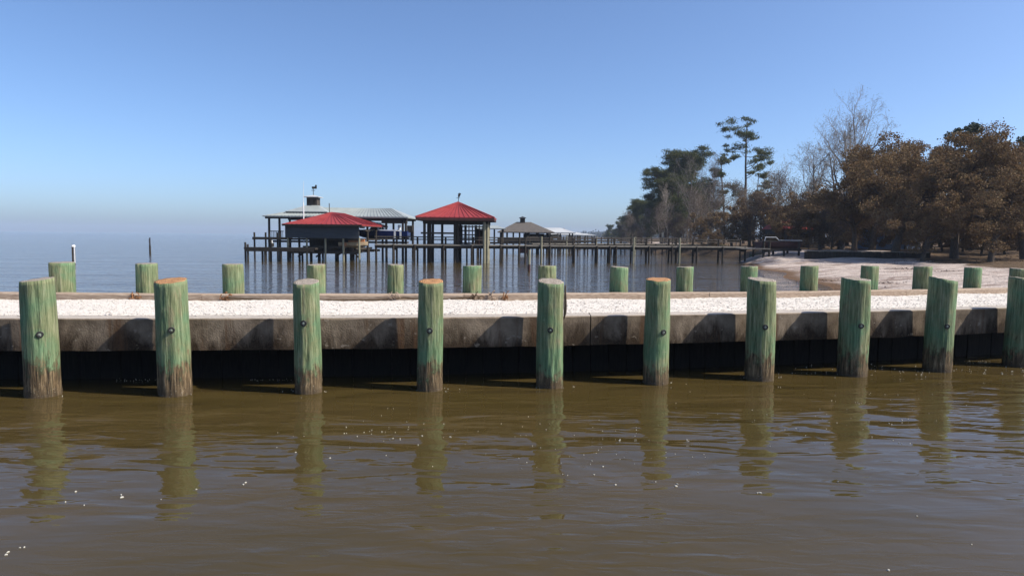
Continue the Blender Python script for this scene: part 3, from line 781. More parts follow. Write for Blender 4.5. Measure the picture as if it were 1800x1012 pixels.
# low dock to the left
ld = thing('low_dock', 'low timber dock running out to the left of the slate walled boathouse', 'dock', (-20.2, 51.6, 0))
MB().box((1.9, .6, 1.04), (5.6, 1.5, .14)).box((1.9, -.12, .90), (5.4, .08, .2)).build('deck', M['dark_wood'], ld)
for k, (px, zz) in enumerate([(429, 1.5), (436, 1.35), (459, 1.0), (466, 1.0), (474, 1.75), (494, 1.0), (505, 1.0), (515, 1.0)]):
    x = (px - 900) / F_PX * 51.6 + 20.2
    MB().tube((x, -.05 if k % 2 else .25, -.8), (x, -.05 if k % 2 else .25, zz), .085, n=8).build('post', M['dark_wood'], ld)
ud = thing('raised_walkway', 'dark raised walkway with tall posts, left of the pale roofed boathouse', 'walkway', (-22.9, 58.2, 0))
MB().box((1.6, 0, 1.78), (3.4, .5, .22)).build('deck', M['dark_wood'], ud)
for x in (.0, 1.0, 2.05, 3.0):
    MB().tube((x, 0, -.8), (x, 0, 2.3 if x < 2.5 else 1.8), .085, n=8).build('post', M['dark_wood'], ud)
# a seated dark figure-like gear stack on the dock is built as a coiled hose post
cr = thing('gear_stack', 'dark gear stack on the low dock, built as a white post with coiled line', 'post', (-19.05, 51.9, 1.11))
MB().tube((0, 0, 0), (0, 0, .55), .07, .06, 8).build('shaft', M['white'], cr)
cm = MB()
for k in range(6):
    cm.path([(0.15 * math.cos(t), .15 * math.sin(t), .08 + k * .05) for t in [2 * PI * j / 10 for j in range(11)]], .025, 5)
cm.build('coil', M['dark_wood'], cr)

# open red pavilion on posts
pv = thing('red_pavilion', 'open boathouse with a red pyramid roof on tall posts', 'boathouse', (-4.62, 55.6, 0), 0.0)
hip_roof(MB(), -3.15, 3.15, -3.15, 3.15, 3.66, 5.0, -.02, .02, 0, 0, .08).build('roof', M['red_roof'], pv)
rs_m = MB(); seams(rs_m, (-3.15, -3.15, 3.66), (3.15, -3.15, 3.66), (-.04, 0, 5.0), (.04, 0, 5.0), 16, .035)
seams(rs_m, (3.15, -3.15, 3.66), (3.15, 3.15, 3.66), (0, -.04, 5.0), (0, .04, 5.0), 16, .035)
rs_o = rs_m.build('roof_seam', M['red_roof'], pv); rs_o['kind'] = 'stuff'
rb = MB()
for (sx_, sy_) in ((-1, -1), (1, -1), (1, 1), (-1, 1)): rb.bar((3.15 * sx_, 3.15 * sy_, 3.69), (0, 0, 5.03), .12, .05)
rb.build('ridge_cap', M['red_roof'], pv)
MB().box((0, -3.12, 3.49), (6.26, .06, .20)).box((0, 3.12, 3.49), (6.26, .06, .20)).box((3.12, 0, 3.49), (.06, 6.1, .20)).box((-3.12, 0, 3.49), (.06, 6.1, .20)).build('fascia', M['maroon'], pv)
MB().box((.1, -2.55, 3.27), (5.1, .16, .24)).box((.1, 2.55, 3.27), (5.1, .16, .24)).box((-2.55, 0, 3.27), (.16, 5.2, .24)).box((2.55, 0, 3.27), (.16, 5.2, .24)).build('plate_beam', M['dark_wood'], pv)
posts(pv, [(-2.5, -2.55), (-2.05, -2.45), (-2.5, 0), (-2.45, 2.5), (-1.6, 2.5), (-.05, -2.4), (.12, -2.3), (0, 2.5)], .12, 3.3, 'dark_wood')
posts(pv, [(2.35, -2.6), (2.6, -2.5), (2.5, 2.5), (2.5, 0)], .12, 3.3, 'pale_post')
MB().box((-1.4, -2.5, 2.38), (2.8, .12, .14)).build('cross_beam', M['dark_wood'], pv)
MB().box((0, 1.0, 1.40), (5.2, 3.2, .14)).build('deck', M['dark_wood'], pv)
ltm = thing('boat_lift_rack', 'dark lattice rack of slats under the right half of the red pavilion', 'rack', (-3.5, 57.2, 0))
MB().box((.75, .25, 2.1), (.9, .1, 1.3)).build('panel', M['dark_wood'], ltm)
for k in range(9): MB().box((-1.2 + k * .30, 0, 2.25), (.09 + .12 * (k % 3 == 2), .08, 1.7)).build('upright', M['dark_wood'] if k % 3 else M['maroon'], ltm)
for k in range(5): MB().box((0, .07, 1.55 + k * .36), (2.6, .06, .10)).build('slat', M['dark_wood'], ltm)
posts(ltm, [(-1.2, 0), (-.5, .4), (.1, 0), (.7, .3), (1.2, 0)], .08, 1.5, 'dark_wood', name='leg')
MB().tube((-4.6, 55.6, 4.98), (-4.6, 55.6, 5.75), .028, n=6).box((-4.52, 55.6, 5.6), (.16, .05, .34), 0, 0, .4).box((-4.62, 55.6, 5.35), (.3, .03, .035)).build('weathervane', M['dark_wood'], pv)
for o_ in [c for c in pv.children if c.name.startswith('weathervane')]: o_.matrix_parent_inverse = Matrix.Translation((4.62, -55.6, 0))
# little white roof behind the pavilion
wk = thing('dock_shelter', 'small pale roofed shelter showing just right of the red pavilion', 'shelter', (-1.9, 66.5, 0))
hip_roof(MB(), -1.9, 1.25, -1.4, 1.4, 2.95, 3.25, -.6, .3, 0, 0, .08).build('roof', M['grey_roof'], wk)
posts(wk, [(-1.6, -1.2), (.9, -1.2), (.9, 1.2), (-1.6, 1.2), (.1, -1.2)], .09, 2.9, 'dark_wood')
MB().box((0, 0, 1.5), (3.0, 2.6, .16)).build('deck', M['dark_wood'], wk)

# tan shingled pavilion
tp = thing('shingled_pavilion', 'tan shingled hip roof pavilion with small dark cupola at the end of the farther pier', 'pavilion', (1.4, 83.5, 0))
hip_roof(MB(), -3.25, 3.75, -3.3, 3.3, 2.72, 4.0, -.9, .9, 0, 0, .10).build('roof', M['tan_roof'], tp)
cu = MB().box((-.15, 0, 4.15), (.62, .62, .75)).build('cupola', M['dark_wood'], tp)
hip_roof(MB(), -.6, .3, -.45, .45, 4.52, 4.72, -.17, -.13, 0, 0, .05).build('cupola_roof', M['slate'], cu)
posts(tp, [(x, y) for x in (-2.9, -2.1, -1.3, -.5, .6, 1.8, 3.2) for y in (-2.9, 2.9)], .10, 2.65, 'dark_wood')
MB().box((.3, 0, 1.35), (6.6, 6.2, .22)).build('deck', M['dark_wood'], tp)
MB().box((1.3, .5, 2.0), (2.6, 2.6, 1.1)).build('wall', M['dark_wood'], tp)
MB().box((0, -2.95, 1.95), (6.4, .06, .08)).box((0, -2.95, 1.65), (6.4, .06, .08)).build('rail', M['dark_wood'], tp)
MB().box((0, -3.02, 1.68), (6.5, .05, .55)).box((3.28, 0, 1.68), (.05, 6.0, .55)).build('skirt', M['dark_wood'], tp)
MB().box((.1, -2.8, .62), (1.4, .5, 1.0)).build('locker', M['maroon'], tp)
wg = thing('pale_roofed_boathouse', 'low pale roofed boathouse joined to the right of the shingled pavilion', 'boathouse', (5.2, 90, 0))
hip_roof(MB(), -3.9, 3.2, -2.5, 2.5, 2.75, 3.4, -2.2, 1.4, 0, 0, .12).build('roof', M['white_roof'], wg)
posts(wg, [(x, y) for x in (-3.4, -1.8, -.4, 1.2, 2.8) for y in (-2.2, 2.2)], .11, 2.7, 'dark_wood')
MB().box((-.3, 0, 1.3), (6.6, 4.6, .25)).build('deck', M['dark_wood'], wg)
MB().box((-.3, -2.36, 1.55), (6.5, .05, .55)).build('skirt', M['dark_wood'], wg)
MB().box((-.3, -2.3, 1.95), (6.4, .07, .09)).box((-.3, -2.3, 1.62), (6.4, .07, .09)).build('rail', M['mid_wood'], wg)
MB().add(*hull(3.4, 1.6, .7)).build('stored_hull', M['white'], None, (4.6, 89.6, 1.75))
tag(bpy.data.objects['stored_hull'], 'white boat hull stored under the low pale roofed boathouse', 'boat'); bpy.data.objects['stored_hull'].name = 'stored_boat'
for k, (px, Y, zr, hw, lab) in enumerate([(989, 112, 3.35, 2.7, 'nearest white hip roof of the distant boathouses, topped by a small vent'),
                                          (1008, 120, 3.05, 2.8, 'middle one of the distant white hip roofed boathouses'),
                                          (1024, 128, 2.85, 2.4, 'farthest right of the distant white hip roofed boathouses')]):
    p = at_y(px, 415, Y)
    w_ = thing('distant_boathouse', lab, 'boathouse', (p.x, Y, 0), 0, 'white roofed boathouses far down the shore')
    hip_roof(MB(), -hw, hw, -2.2, 2.2, 2.55, zr, -.6, .6, 0, 0, .12).build('roof', M['white_roof'], w_)
    posts(w_, [(a_ * hw * .85, b_) for a_ in (-1, -.3, .4, 1) for b_ in (-1.9, 1.9)], .11, 2.5, 'mid_wood')
    MB().box((0, 0, 1.35), (hw * 1.9, 4.2, .3)).build('deck', M['dark_wood'], w_)
    if k == 0: MB().box((0, 0, 3.45), (.7, .7, .35)).build('vent', M['white_roof'], w_)

# ------------------------------------------------------------------ piers
def pier(name, label, A, B, zd, w, post_px, rails, r, zrail, lit=(), pmat='dark_wood'):
    A, B = Vector(A), Vector(B); d = (B - A).normalized(); s = Vector((-d.y, d.x, 0))
    root = thing(name, label, 'pier')
    mid = (A + B) / 2; L = (B - A).length; rz = math.atan2(d.y, d.x)
    MB().box((mid.x, mid.y, zd), (L, w, .10), rz).build('deck', M['deck'], root)
    for sd in (-1, 1):
        MB().box((*(mid + s * sd * (w / 2 - .15)).xy, zd - .16), (L, .08, .2), rz).build('stringer', M['dark_wood'], root)
    for px in post_px:
        k = (px - 900) / F_PX
        t = (A.x - k * A.y) / (k * d.y - d.x)
        p = A + d * t
        f_ = p - s * (w / 2 + .02); b_ = p + s * (w / 2 + .02) + d * .35
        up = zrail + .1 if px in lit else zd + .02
        MB().tube((f_.x, f_.y, -.8), (f_.x, f_.y, up), r, r * .95, 9).build('post', M['pale_post'] if px in lit else M[pmat], root)  # sunlight on the lit posts is put in as a paler timber colour
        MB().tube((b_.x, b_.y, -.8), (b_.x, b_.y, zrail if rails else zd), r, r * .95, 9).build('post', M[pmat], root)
        MB().bar((f_.x, f_.y, zd - .34), (b_.x, b_.y, zd - .34), .10, .16).build('cap_beam', M['dark_wood'], root)
    for zr in rails:
        q = mid + s * (w / 2)
        MB().box((q.x, q.y, zr), (L, .05, .085), rz).build('rail', M['mid_wood'], root)
    return root
pier('long_pier', 'long narrow timber pier joining the red pavilion to the shore', (-10.9, 51.9, 0), (20.9, 59.3, 0), 1.42, 1.3,
     [690, 727, 777, 826, 876, 908, 919, 947, 962, 1004, 1044, 1066, 1077, 1107, 1134, 1174, 1187, 1217, 1262, 1301], [1.86, 2.06], .085, 2.1, (947, 1107, 1187))
pier('farther_pier', 'second timber pier with brown boards behind the long pier', (2.0, 79, 0), (27.6, 92, 0), 1.32, 1.3,
     [930, 950, 970, 990, 1010, 1027, 1042, 1057, 1075, 1092, 1110, 1128, 1146, 1165, 1183], [1.75, 1.95, 2.15], .09, 2.2, (990, 1042, 1110))
fr = thing('single_mooring_post', 'lone dark red post standing in the water before the shingled pavilion', 'post', (*at_z(930, 476).xy, 0))
MB().tube((0, 0, -.6), (0, 0, 1.35), .085, n=9).build('shaft', M['pale_post'], fr); MB().tube((0, 0, -.6), (0, 0, .42), .092, n=9).build('stained_base', M['maroon'], fr)

# channel posts in the bay
c1 = at_z(130, 464); q1 = at_y(130, 431, c1.y)
mk = thing('channel_post', 'dark channel post with a white cap in the water at far left', 'post', (c1.x, c1.y, 0))
MB().tube((0, 0, -.8), (0, 0, q1.z - .1), .11, .10, 10).build('shaft', M['bark'], mk)
MB().tube((0, 0, q1.z - .1), (0, 0, q1.z + .02), .14, .10, 10).build('cap', M['white'], mk)
MB().box((.10, -.06, q1.z * .5), (.05, .05, q1.z * .9)).build('side_board', M['white'], mk)
c2 = at_z(264, 447); q2 = at_y(264, 417.5, c2.y)
mk = thing('channel_post', 'slender dark post alone in the water left of the docks', 'post', (c2.x, c2.y, 0))
MB().tube((0, 0, -.8), (0, 0, .9), .10, .09, 8).tube((0, 0, .9), (.02, 0, q2.z), .065, .05, 8).build('shaft', M['dark_wood'], mk)
MB().box((-.08, 0, q2.z * .8), (.05, .06, .4)).build('tag_board', M['white'], mk)

# ------------------------------------------------------------------ shore things
bw_ = thing('timber_bulkhead', 'low dark timber bulkhead along the top of the beach under the oaks', 'wall')
n_ = 44
for k in range(n_):
    t = (k + .5) / n_; x = 24.6 + 9.6 * t; y = 55.2 - 1.6 * t
    MB().box((x, y, .72 + random.uniform(-.02, .02)), (.205, .08 + random.uniform(0, .03), .95), -.165).build('board', M['dark_wood'], bw_)
MB().box((29.4, 54.35, 1.23), (9.8, .22, .07), -.165).build('cap_board', M['deck'], bw_)
lf = thing('boat_lift', 'timber boat lift of dark posts on the shore at the end of the long pier', 'boat lift', (23.6, 58.6, 0))
for (x, y) in [(-1.6, -1.2), (-1.1, -1.2), (.2, -1.2), (1.5, -1.2), (-1.6, 1.2), (.2, 1.2), (1.5, 1.2)]:
    MB().tube((x, y, -.3), (x, y, 1.95 if x != .2 else 1.3), .10, n=9).build('post', M['dark_wood'], lf)
for y in (-1.2, 1.2): MB().box((0, y, 1.25), (3.4, .14, .2)).build('beam', M['dark_wood'], lf)
MB().box((-2.4, -.6, 1.32), (2.6, 1.6, .10)).build('platform', M['deck'], lf)
pb = thing('pontoon_boat', 'dark boxy boat with a white bow rail raised on the shore lift', 'boat', (23.9, 58.6, 1.18))
MB().add(*hull(3.9, 1.9, .75)).build('hull', M['maroon'], pb)
MB().box((0, 0, .80), (3.3, 1.7, .07)).build('gunwale', M['mid_wood'], pb)
ra = MB().path([(-1.7, -.85, .83), (-1.65, -.85, 1.16), (-.7, -.85, 1.16), (-.45, -.85, .9), (1.6, -.85, .9)], .022, 6)
ra.build('bow_rail', M['white'], pb)
tb = thing('teal_bulkhead', 'teal green board wall under the shore end of the long pier', 'wall', (22.6, 61.3, 0), .05)
for k in range(9): MB().box((-.3 + k * .29, random.uniform(0, .02), .42), (.27, .07, .75)).build('board', M['teal'], tb)

def cottage(name, label, P, rz, w, d, h, roofm, wallm, zr):
    c = thing(name, label, 'house', (P[0], P[1], gz(P[0], P[1])), rz)
    n = int(h / .22)
    MB().box((0, 0, h / 2), (w, d, h)).build('wall', M[wallm], c)
    for k in range(n): MB().box((0, -d / 2 - .012, .12 + k * .22), (w, .03, .18), 0, .06).build('siding_board', M[wallm], c)
    mb = MB(); hw, hd = w / 2 + .35, d / 2 + .35
    mb.add([(-hw, -hd, h), (hw, -hd, h), (hw, hd, h), (-hw, hd, h), (-hw, 0, zr), (hw, 0, zr)], [(0, 1, 5, 4), (2, 3, 4, 5), (0, 4, 3), (1, 2, 5), (3, 2, 1, 0)])
    mb.build('roof', M[roofm], c)
    for x in (-w * .27, w * .27):
        f_ = MB().box((x, -d / 2 - .04, h * .55), (1.0, .07, 1.1)).build('window', M['white'], c)
        MB().box((x, -d / 2 - .085, h * .55), (.84, .03, .94)).build('pane', M['glass'], f_)
    return c
cottage('red_roofed_cottage', 'cottage with a red roof half hidden under the oaks behind the shore lift', (35.2, 82.0), .15, 5.0, 5, 2.3, 'red_roof', 'mid_wood', 3.5)
cottage('blue_shed', 'blue grey sided house glimpsed between the oak trunks', (43.4, 76.0), .1, 5.2, 4, 2.2, 'slate', 'blue_shed', 3.4)

# ------------------------------------------------------------------ trees
class Tree:
    def __init__(s, seed): s.rs = random.Random(seed); s.segs = []; s.tips = []
    def limb(s, p, d, L, r, lev, P):
        n = P['n'][lev]; st = L / n; pts = [p]; q = p.copy(); dd = d.normalized()
        for i in range(n):
            w = P['wander'][lev]
            dd = (dd + Vector((s.rs.gauss(0, w), s.rs.gauss(0, w), s.rs.gauss(0, w) + P['up'][lev]))).normalized()
            q2 = q + dd * st; t0, t1 = i / n, (i + 1) / n
            s.segs.append((q.copy(), q2.copy(), r * (1 - t0 * .72), r * (1 - t1 * .72), lev)); q = q2; pts.append(q.copy())
        s.tips.append((q.copy(), dd.copy(), lev))
        if lev + 1 < len(P['n']):
            k = P['kids'][lev]; k = k if isinstance(k, int) else s.rs.randint(*k)
            for j in range(k):
                f = P['from'][lev] + (1 - P['from'][lev]) * (j + s.rs.random()) / k
                f = min(f, .999); i = int(f * n); a = pts[i].lerp(pts[i + 1], f * n - i)
                base = (pts[i + 1] - pts[i]).normalized()
                ax = base.orthogonal(); ax.rotate(Matrix.Rotation(s.rs.random() * 6.283, 3, base))
                ang = math.radians(s.rs.gauss(P['ang'][lev], 10))
                nd = base * math.cos(ang) + ax.normalized() * math.sin(ang)
                s.limb(a, nd, L * P['ratio'][lev] * s.rs.uniform(.65, 1.15) * (1 - .35 * (f - P['from'][lev])), max(r * (1 - f * .72) * P['rr'][lev], P.get('rmin', .008)), lev + 1, P)
    def mesh(s, name, mat):
        Vs, Fs = [], []; o = 0
        for a, b, r0, r1, lev in s.segs:
            n = 7 if lev == 0 else 5 if lev == 1 else 3
            d = b - a
            if d.length < 1e-6: continue
            d.normalize(); x = d.orthogonal().normalized(); y = d.cross(x)
            for p, r in ((a - d * r0 * .2, r0), (b, r1)):
                for k in range(n):
                    t = 6.28318 * k / n; v = p + (x * math.cos(t) + y * math.sin(t)) * r; Vs.append((v.x, v.y, v.z))
            for k in range(n): Fs.append((o + k, o + (k + 1) % n, o + n + (k + 1) % n, o + n + k))
            o += 2 * n
        return np_mesh(name, np.array(Vs), np.array(Fs), 4, [mat], smooth=True)

def leaf_mesh(name, C, S, mat, seed, aspect=1.0, flat=0.0):
    """leaf sized quads at points C with sizes S, random facing"""
    g = np.random.default_rng(seed); n = len(C)
    a = g.normal(0, 1, (n, 3)); a[:, 2] *= (1 - flat); a /= np.linalg.norm(a, axis=1, keepdims=True)
    b = g.normal(0, 1, (n, 3)); b[:, 2] *= (1 - flat); b -= a * (a * b).sum(1, keepdims=True); b /= np.linalg.norm(b, axis=1, keepdims=True)
    S = np.asarray(S)[:, None]; a = a * S; b = b * S * aspect
    V = np.stack([C - a * .5, C + b * .42, C + a * .5, C - b * .42], 1).reshape(-1, 3)
    return np_mesh(name, V, np.arange(4 * n).reshape(n, 4), 4, [mat])

def clumps(g, centers, radii, per, squash=.7, shell=.55):
    C = []
    for c, r in zip(centers, radii):
        k = max(6, int(per * r * r)); v = g.normal(0, 1, (k, 3)); v /= np.linalg.norm(v, axis=1, keepdims=True)
        v *= (shell + (1 - shell) * g.random((k, 1))) ** .8 * r * g.uniform(.75, 1.2, (k, 1)); v[:, 2] *= squash
        C.append(v + c)
    return np.concatenate(C)

def oak(name, seed, Hh, Rr, leafmat, label, per=150, leaf=(.10, .24), trunk='bark', lo=.22, nc=56, tipc=0):
    T = Tree(seed); g = np.random.default_rng(seed)
    P = dict(n=[5, 5, 4, 3], wander=[.08, .16, .22, .25], up=[.05, .04, .05, .06], kids=[8, 6, 4], ang=[52, 45, 42], ratio=[.85, .55, .55], rr=[.62, .55, .5])
    P['from'] = [.42, .3, .3]
    T.limb(Vector((0, 0, -.3)), Vector((g.normal(0, .06), g.normal(0, .06), 1)), Hh * .55, Hh * .034, 0, P)
    cs, rs_ = [], []
    k = 0
    while len(cs) < nc and k < 3000:
        k += 1
        v = g.normal(0, 1, 3); v /= np.linalg.norm(v); q = g.random() ** .33
        p = np.array([v[0] * Rr * q, v[1] * Rr * q, Hh * (lo + 1) / 2 + v[2] * Hh * (1 - lo) / 2 * q])
        lump = .78 + .3 * math.sin(3 * math.atan2(v[1], v[0]) + seed) * .6 + .2 * math.sin(5 * v[2] + seed * 2)
        if q > lump: continue
        cs.append(p); rs_.append(g.uniform(.09, .22) * Rr * (1.15 - .4 * q))
    tt = [t[0] for t in T.tips if t[2] in (1, 2)]
    for t in ([tt[i] for i in g.choice(len(tt), min(tipc, len(tt)), False)] if tipc else []):
        cs.append(np.array([t.x * 1.05, t.y * 1.05, t.z])); rs_.append(g.uniform(.07, .17) * Rr)
    C = clumps(g, cs, rs_, per, .72)
    C = C[C[:, 2] > Hh * .10]
    ex = np.array([t[0][:] for t in T.tips if t[2] >= 2]); ex = ex + g.normal(0, .15, ex.shape)
    C = np.concatenate([C, ex])
    root = thing(name, label, 'tree')
    link('trunk', T.mesh('trunk', M[trunk]), root)
    link('crown', leaf_mesh('crown', C, g.uniform(leaf[0], leaf[1], len(C)), M[leafmat], seed), root)
    return root

def bare(name, seed, Hh, label, kids=(9, 7, 5, 4), ang=(34, 36, 38, 40), r=.016, frm=.38, leaves=0, leafmat='new_leaf', trunk='pale_bark', spread=1.0, twig=1.0):
    T = Tree(seed); g = np.random.default_rng(seed)
    P = dict(n=[7, 6, 5, 4, 3], wander=[.06, .11, .15, .18, .2], up=[.03, .07, .07, .06, .05], kids=list(kids), ang=[a * spread for a in ang], ratio=[.58, .55, .55, .55], rr=[.68, .62, .58, .6])
    P['from'] = [frm, .25, .2, .2]; P['rmin'] = .012
    T.limb(Vector((0, 0, -.3)), Vector((g.normal(0, .05), g.normal(0, .05), 1)), Hh * .80, Hh * r, 0, P)
    root = thing(name, label, 'tree')
    link('trunk', T.mesh('trunk', M[trunk]), root)
    if leaves:
        tp_ = np.array([t[0][:] for t in T.tips if t[2] >= 3]); idx = g.integers(0, len(tp_), leaves)
        C = tp_[idx] + g.normal(0, .28 * twig, (leaves, 3))
        link('crown', leaf_mesh('crown', C, g.uniform(.05, .12, leaves), M[leafmat], seed), root)
    return root

def puffs(g, centers, radii, per):
    C = []
    for c, r in zip(centers, radii):
        k = max(8, int(per * r * r)); v = g.normal(0, 1, (k, 3)) * (r * .62, r * .62, r * .30) * g.uniform(.7, 1.2)
        C.append(v + c)
    return np.concatenate(C)

def pine(name, seed, Hh, label, frm=.5, Lb=.22, kids=13, lean=0.0, dens=1.0, puff=1.0):
    T = Tree(seed); g = np.random.default_rng(seed)
    P = dict(n=[9, 4, 3], wander=[.03, .12, .18], up=[.02, .05, .06], kids=[kids, 4], ang=[72, 45], ratio=[Lb / .95, .5], rr=[.36, .5])
    P['from'] = [frm, .4]
    T.limb(Vector((0, 0, -.3)), Vector((lean, 0, 1)), Hh * .95, Hh * .0145, 0, P)
    cs, rs_ = [], []
    for q, d, lev in T.tips:
        if lev >= 1 or lev == 0:
            cs.append(np.array(q[:])); rs_.append(g.uniform(.026, .05) * Hh * puff)
    C = puffs(g, cs, rs_, 330 * dens)
    root = thing(name, label, 'tree')
    link('trunk', T.mesh('trunk', M['pine_bark']), root)
    link('crown', leaf_mesh('crown', C, g.uniform(.3, .6, len(C)), M['needle'], seed, .28), root)
    return root

def put(o, px, Y, rz=0.0, sc=1.0, dz=0.0, sx=1.0):
    k = (px - 900) / F_PX; x = k * Y
    o.location = (x, Y, gz(x, Y) + dz); o.rotation_euler = (0, 0, rz); o.scale = (sc * sx, sc * sx, sc)
    return o
ORD = ['leftmost', 'second from the left', 'third from the left', 'fourth from the left', 'fifth from the left', 'sixth from the left', 'seventh from the left', 'eighth from the left', 'ninth from the left', 'tenth from the left', 'eleventh from the left', 'twelfth from the left', 'thirteenth from the left', 'fourteenth from the left']
def ordinals(objs, noun):
    objs = sorted(objs, key=lambda o: o.location.x / o.location.y)
    n = len(objs)
    for i, o in enumerate(objs):
        j = n - 1 - i
        o['label'] = noun + ', ' + ('rightmost' if j == 0 else ORD[i] if i <= j else ORD[j].replace('left', 'right'))
def place(proto, label, px, Y, rz, sc, used=set(), group=None, sx=1.0):
    if proto.name in used: o = copy_tree(proto)
    else: used.add(proto.name); o = proto
    o['label'] = label
    if group: o['group'] = group
    return put(o, px, Y, rz, sc, 0, sx)

G1 = 'brown oaks along the top of the beach'
oakA = oak('oak_tree', 3, 10.0, 5.4, 'oak_leaf', '-', 760, (.06, .16), lo=.12, nc=36, tipc=44)
oakB = oak('oak_tree', 17, 9.2, 5.6, 'oak_leaf', '-', 760, (.06, .16), lo=.08, nc=36, tipc=44)
oakC = oak('oak_tree', 29, 8.0, 4.6, 'oak_leaf', '-', 760, (.06, .16), lo=.04, nc=36, tipc=44)
place(oakA, 'tallest brown oak, in the middle of the wood right of the bare tree', 1570, 55, .3, 1.10, group=G1)
place(oakB, 'broad brown oak under the dark evergreen crown', 1675, 53, 1.1, 1.16, group=G1)
place(oakA, 'brown oak filling the right edge of the picture', 1800, 51, 2.2, 1.04, group=G1)
place(oakC, 'low spreading oak over the bulkhead, left end of the oaks', 1500, 60, .5, 1.08, group=G1)
place(oakC, 'shaded oak low at the front, over the sand near the right edge', 1740, 47, 3.4, .86, group=G1)
place(oakB, 'brown oak in the second row right of the tall bare tree', 1530, 66, 2.9, 1.24, group=G1)
place(oakC, 'small oak drooping beside the red roofed cottage', 1440, 72, 4.4, .85, group=G1)
place(oakB, 'brown oak behind the wood, left of the dark evergreen crown', 1625, 68, 4.0, 1.3, group=G1)
place(oakA, 'brown oak behind the right edge of the wood', 1765, 64, 5.2, 1.12, group=G1)
place(oakC, 'low oak among the trunks in front of the tallest oak', 1620, 50, 1.9, .72, group=G1)
mg = oak('evergreen_tree', 41, 15.2, 3.6, 'dark_leaf', '-', 430, (.14, .30), lo=.45)
place(mg, 'dark glossy evergreen crown rising above the oaks near the right edge', 1704, 68, 0, .96)
place(mg, 'smaller dark evergreen crown cut by the right edge', 1792, 68, 2.0, .87)
b1 = bare('bare_tree', 5, 15.5, '-', (11, 8, 6, 4), r=.022, frm=.30, leaves=2200, spread=1.12)
place(b1, 'tallest bare tree with a wide fan of twigs left of the oaks', 1478, 72, 3.5, .97, sx=.95)
b2 = bare('bare_tree', 9, 14.0, '-', (10, 8, 6, 4), r=.015, frm=.3, leaves=2200)
place(b2, 'bare tree with pale green buds low at the left of the tallest one', 1432, 80, 1.4, .92)
place(b1, 'second bare tree close behind the tallest one', 1516, 84, 5.6, .92)
place(b2, 'thin bare tree right of the tall pine', 1358, 110, .9, .88)
b3 = bare('bare_tree', 14, 15.0, '-', (10, 8, 6, 4), r=.012, frm=.3, spread=.75, leaves=700)
place(b3, 'pale bare tree against the sky, left of the slim pine', 1243, 118, 0, .92)
place(b3, 'slim pale bare tree among the pines at the left of the wood', 1207, 112, 1.9, .86)
place(b3, 'pale bare tree leaning over the water at the end of the wood', 1172, 118, 3.3, .62)
p1 = pine('pine_tree', 22, 25, '-', frm=.54, Lb=.2, kids=14, lean=-.02, puff=.66, dens=.8)
place(p1, 'tallest lone pine with an open flat crown', 1305, 128, .6, .96)
p2 = pine('pine_tree', 31, 21, '-', frm=.14, Lb=.27, kids=32, dens=.9, puff=1.3)
G2 = 'pines at the left end of the wood'
place(p2, 'biggest dark pine at the left end of the wood', 1185, 140, 0, .95, group=G2)
place(p2, 'dark pine just left of the biggest pine, over the water', 1160, 146, 2.1, .80, group=G2)
place(p2, 'dark pine just right of the biggest pine', 1212, 150, 3.7, .92, group=G2)
place(p2, 'short pine in front of the biggest pine', 1172, 126, 5.0, .62, group=G2)
place(p2, 'lowest pine at the left tip of the wood', 1132, 168, 1.1, .52, group=G2)
p3 = pine('pine_tree', 37, 16, '-', frm=.42, Lb=.17, kids=11, puff=.9)
place(p3, 'slim small crowned pine between the bare trees and the lone pine', 1271, 120, 0, 1.02)
place(p3, 'short pine at the foot of the lone pine', 1322, 118, 2.0, .83)
# undergrowth along the shore
sh1 = bare('brush_tree', 51, 5.6, '-', (10, 8, 6, 4), (48, 46, 44, 42), .014, .08, 6500, 'brush_leaf', 'bark', 1.1, 1.2)
sh2 = oak('brush_tree', 53, 5.4, 3.2, 'oak_leaf', '-', 900, (.07, .17), lo=.03)
sh3 = bare('brush_tree', 57, 7.5, '-', (10, 7, 6, 4), (40, 42, 42, 40), .012, .15, 6000, 'brush_leaf', 'pale_bark', 1.0, 1.1)
GB = 'brush along the foot of the wood'
BR = {}
for k, (pr, px, Y, s) in enumerate([(sh3, 1135, 128, 1.05), (sh1, 1118, 140, 1.0), (sh3, 1160, 110, .95), (sh1, 1186, 104, .9), (sh3, 1215, 102, 1.15), (sh2, 1232, 98, 1.0), (sh3, 1252, 108, 1.35),
                                 (sh1, 1262, 96, .95), (sh2, 1285, 92, 1.15), (sh3, 1292, 104, 1.3), (sh2, 1315, 90, 1.35), (sh1, 1335, 86, 1.3), (sh2, 1352, 92, 1.55), (sh3, 1372, 96, 1.4), (sh2, 1390, 84, 1.45),
                                 (sh3, 1412, 88, 1.2), (sh1, 1420, 74, 1.0), (sh2, 1398, 70, .95), (sh1, 1460, 68, .9), (sh3, 1102, 165, 1.15), (sh1, 1092, 190, 1.1), (sh2, 1375, 80, .95), (sh2, 1250, 84, .6), (sh1, 1200, 92, .7)]):
    BR.setdefault(id(pr), []).append(place(pr, '-', px, Y, k * 1.3, s, group=GB + (', dense' if pr is sh1 else ', leafy' if pr is sh2 else ', saplings')))
ordinals(BR[id(sh1)], 'low dense grey brown brush at the foot of the wood')
ordinals(BR[id(sh2)], 'rounded brown leafy bush at the foot of the wood')
ordinals(BR[id(sh3)], 'tall thin grey brown sapling clump at the foot of the wood')
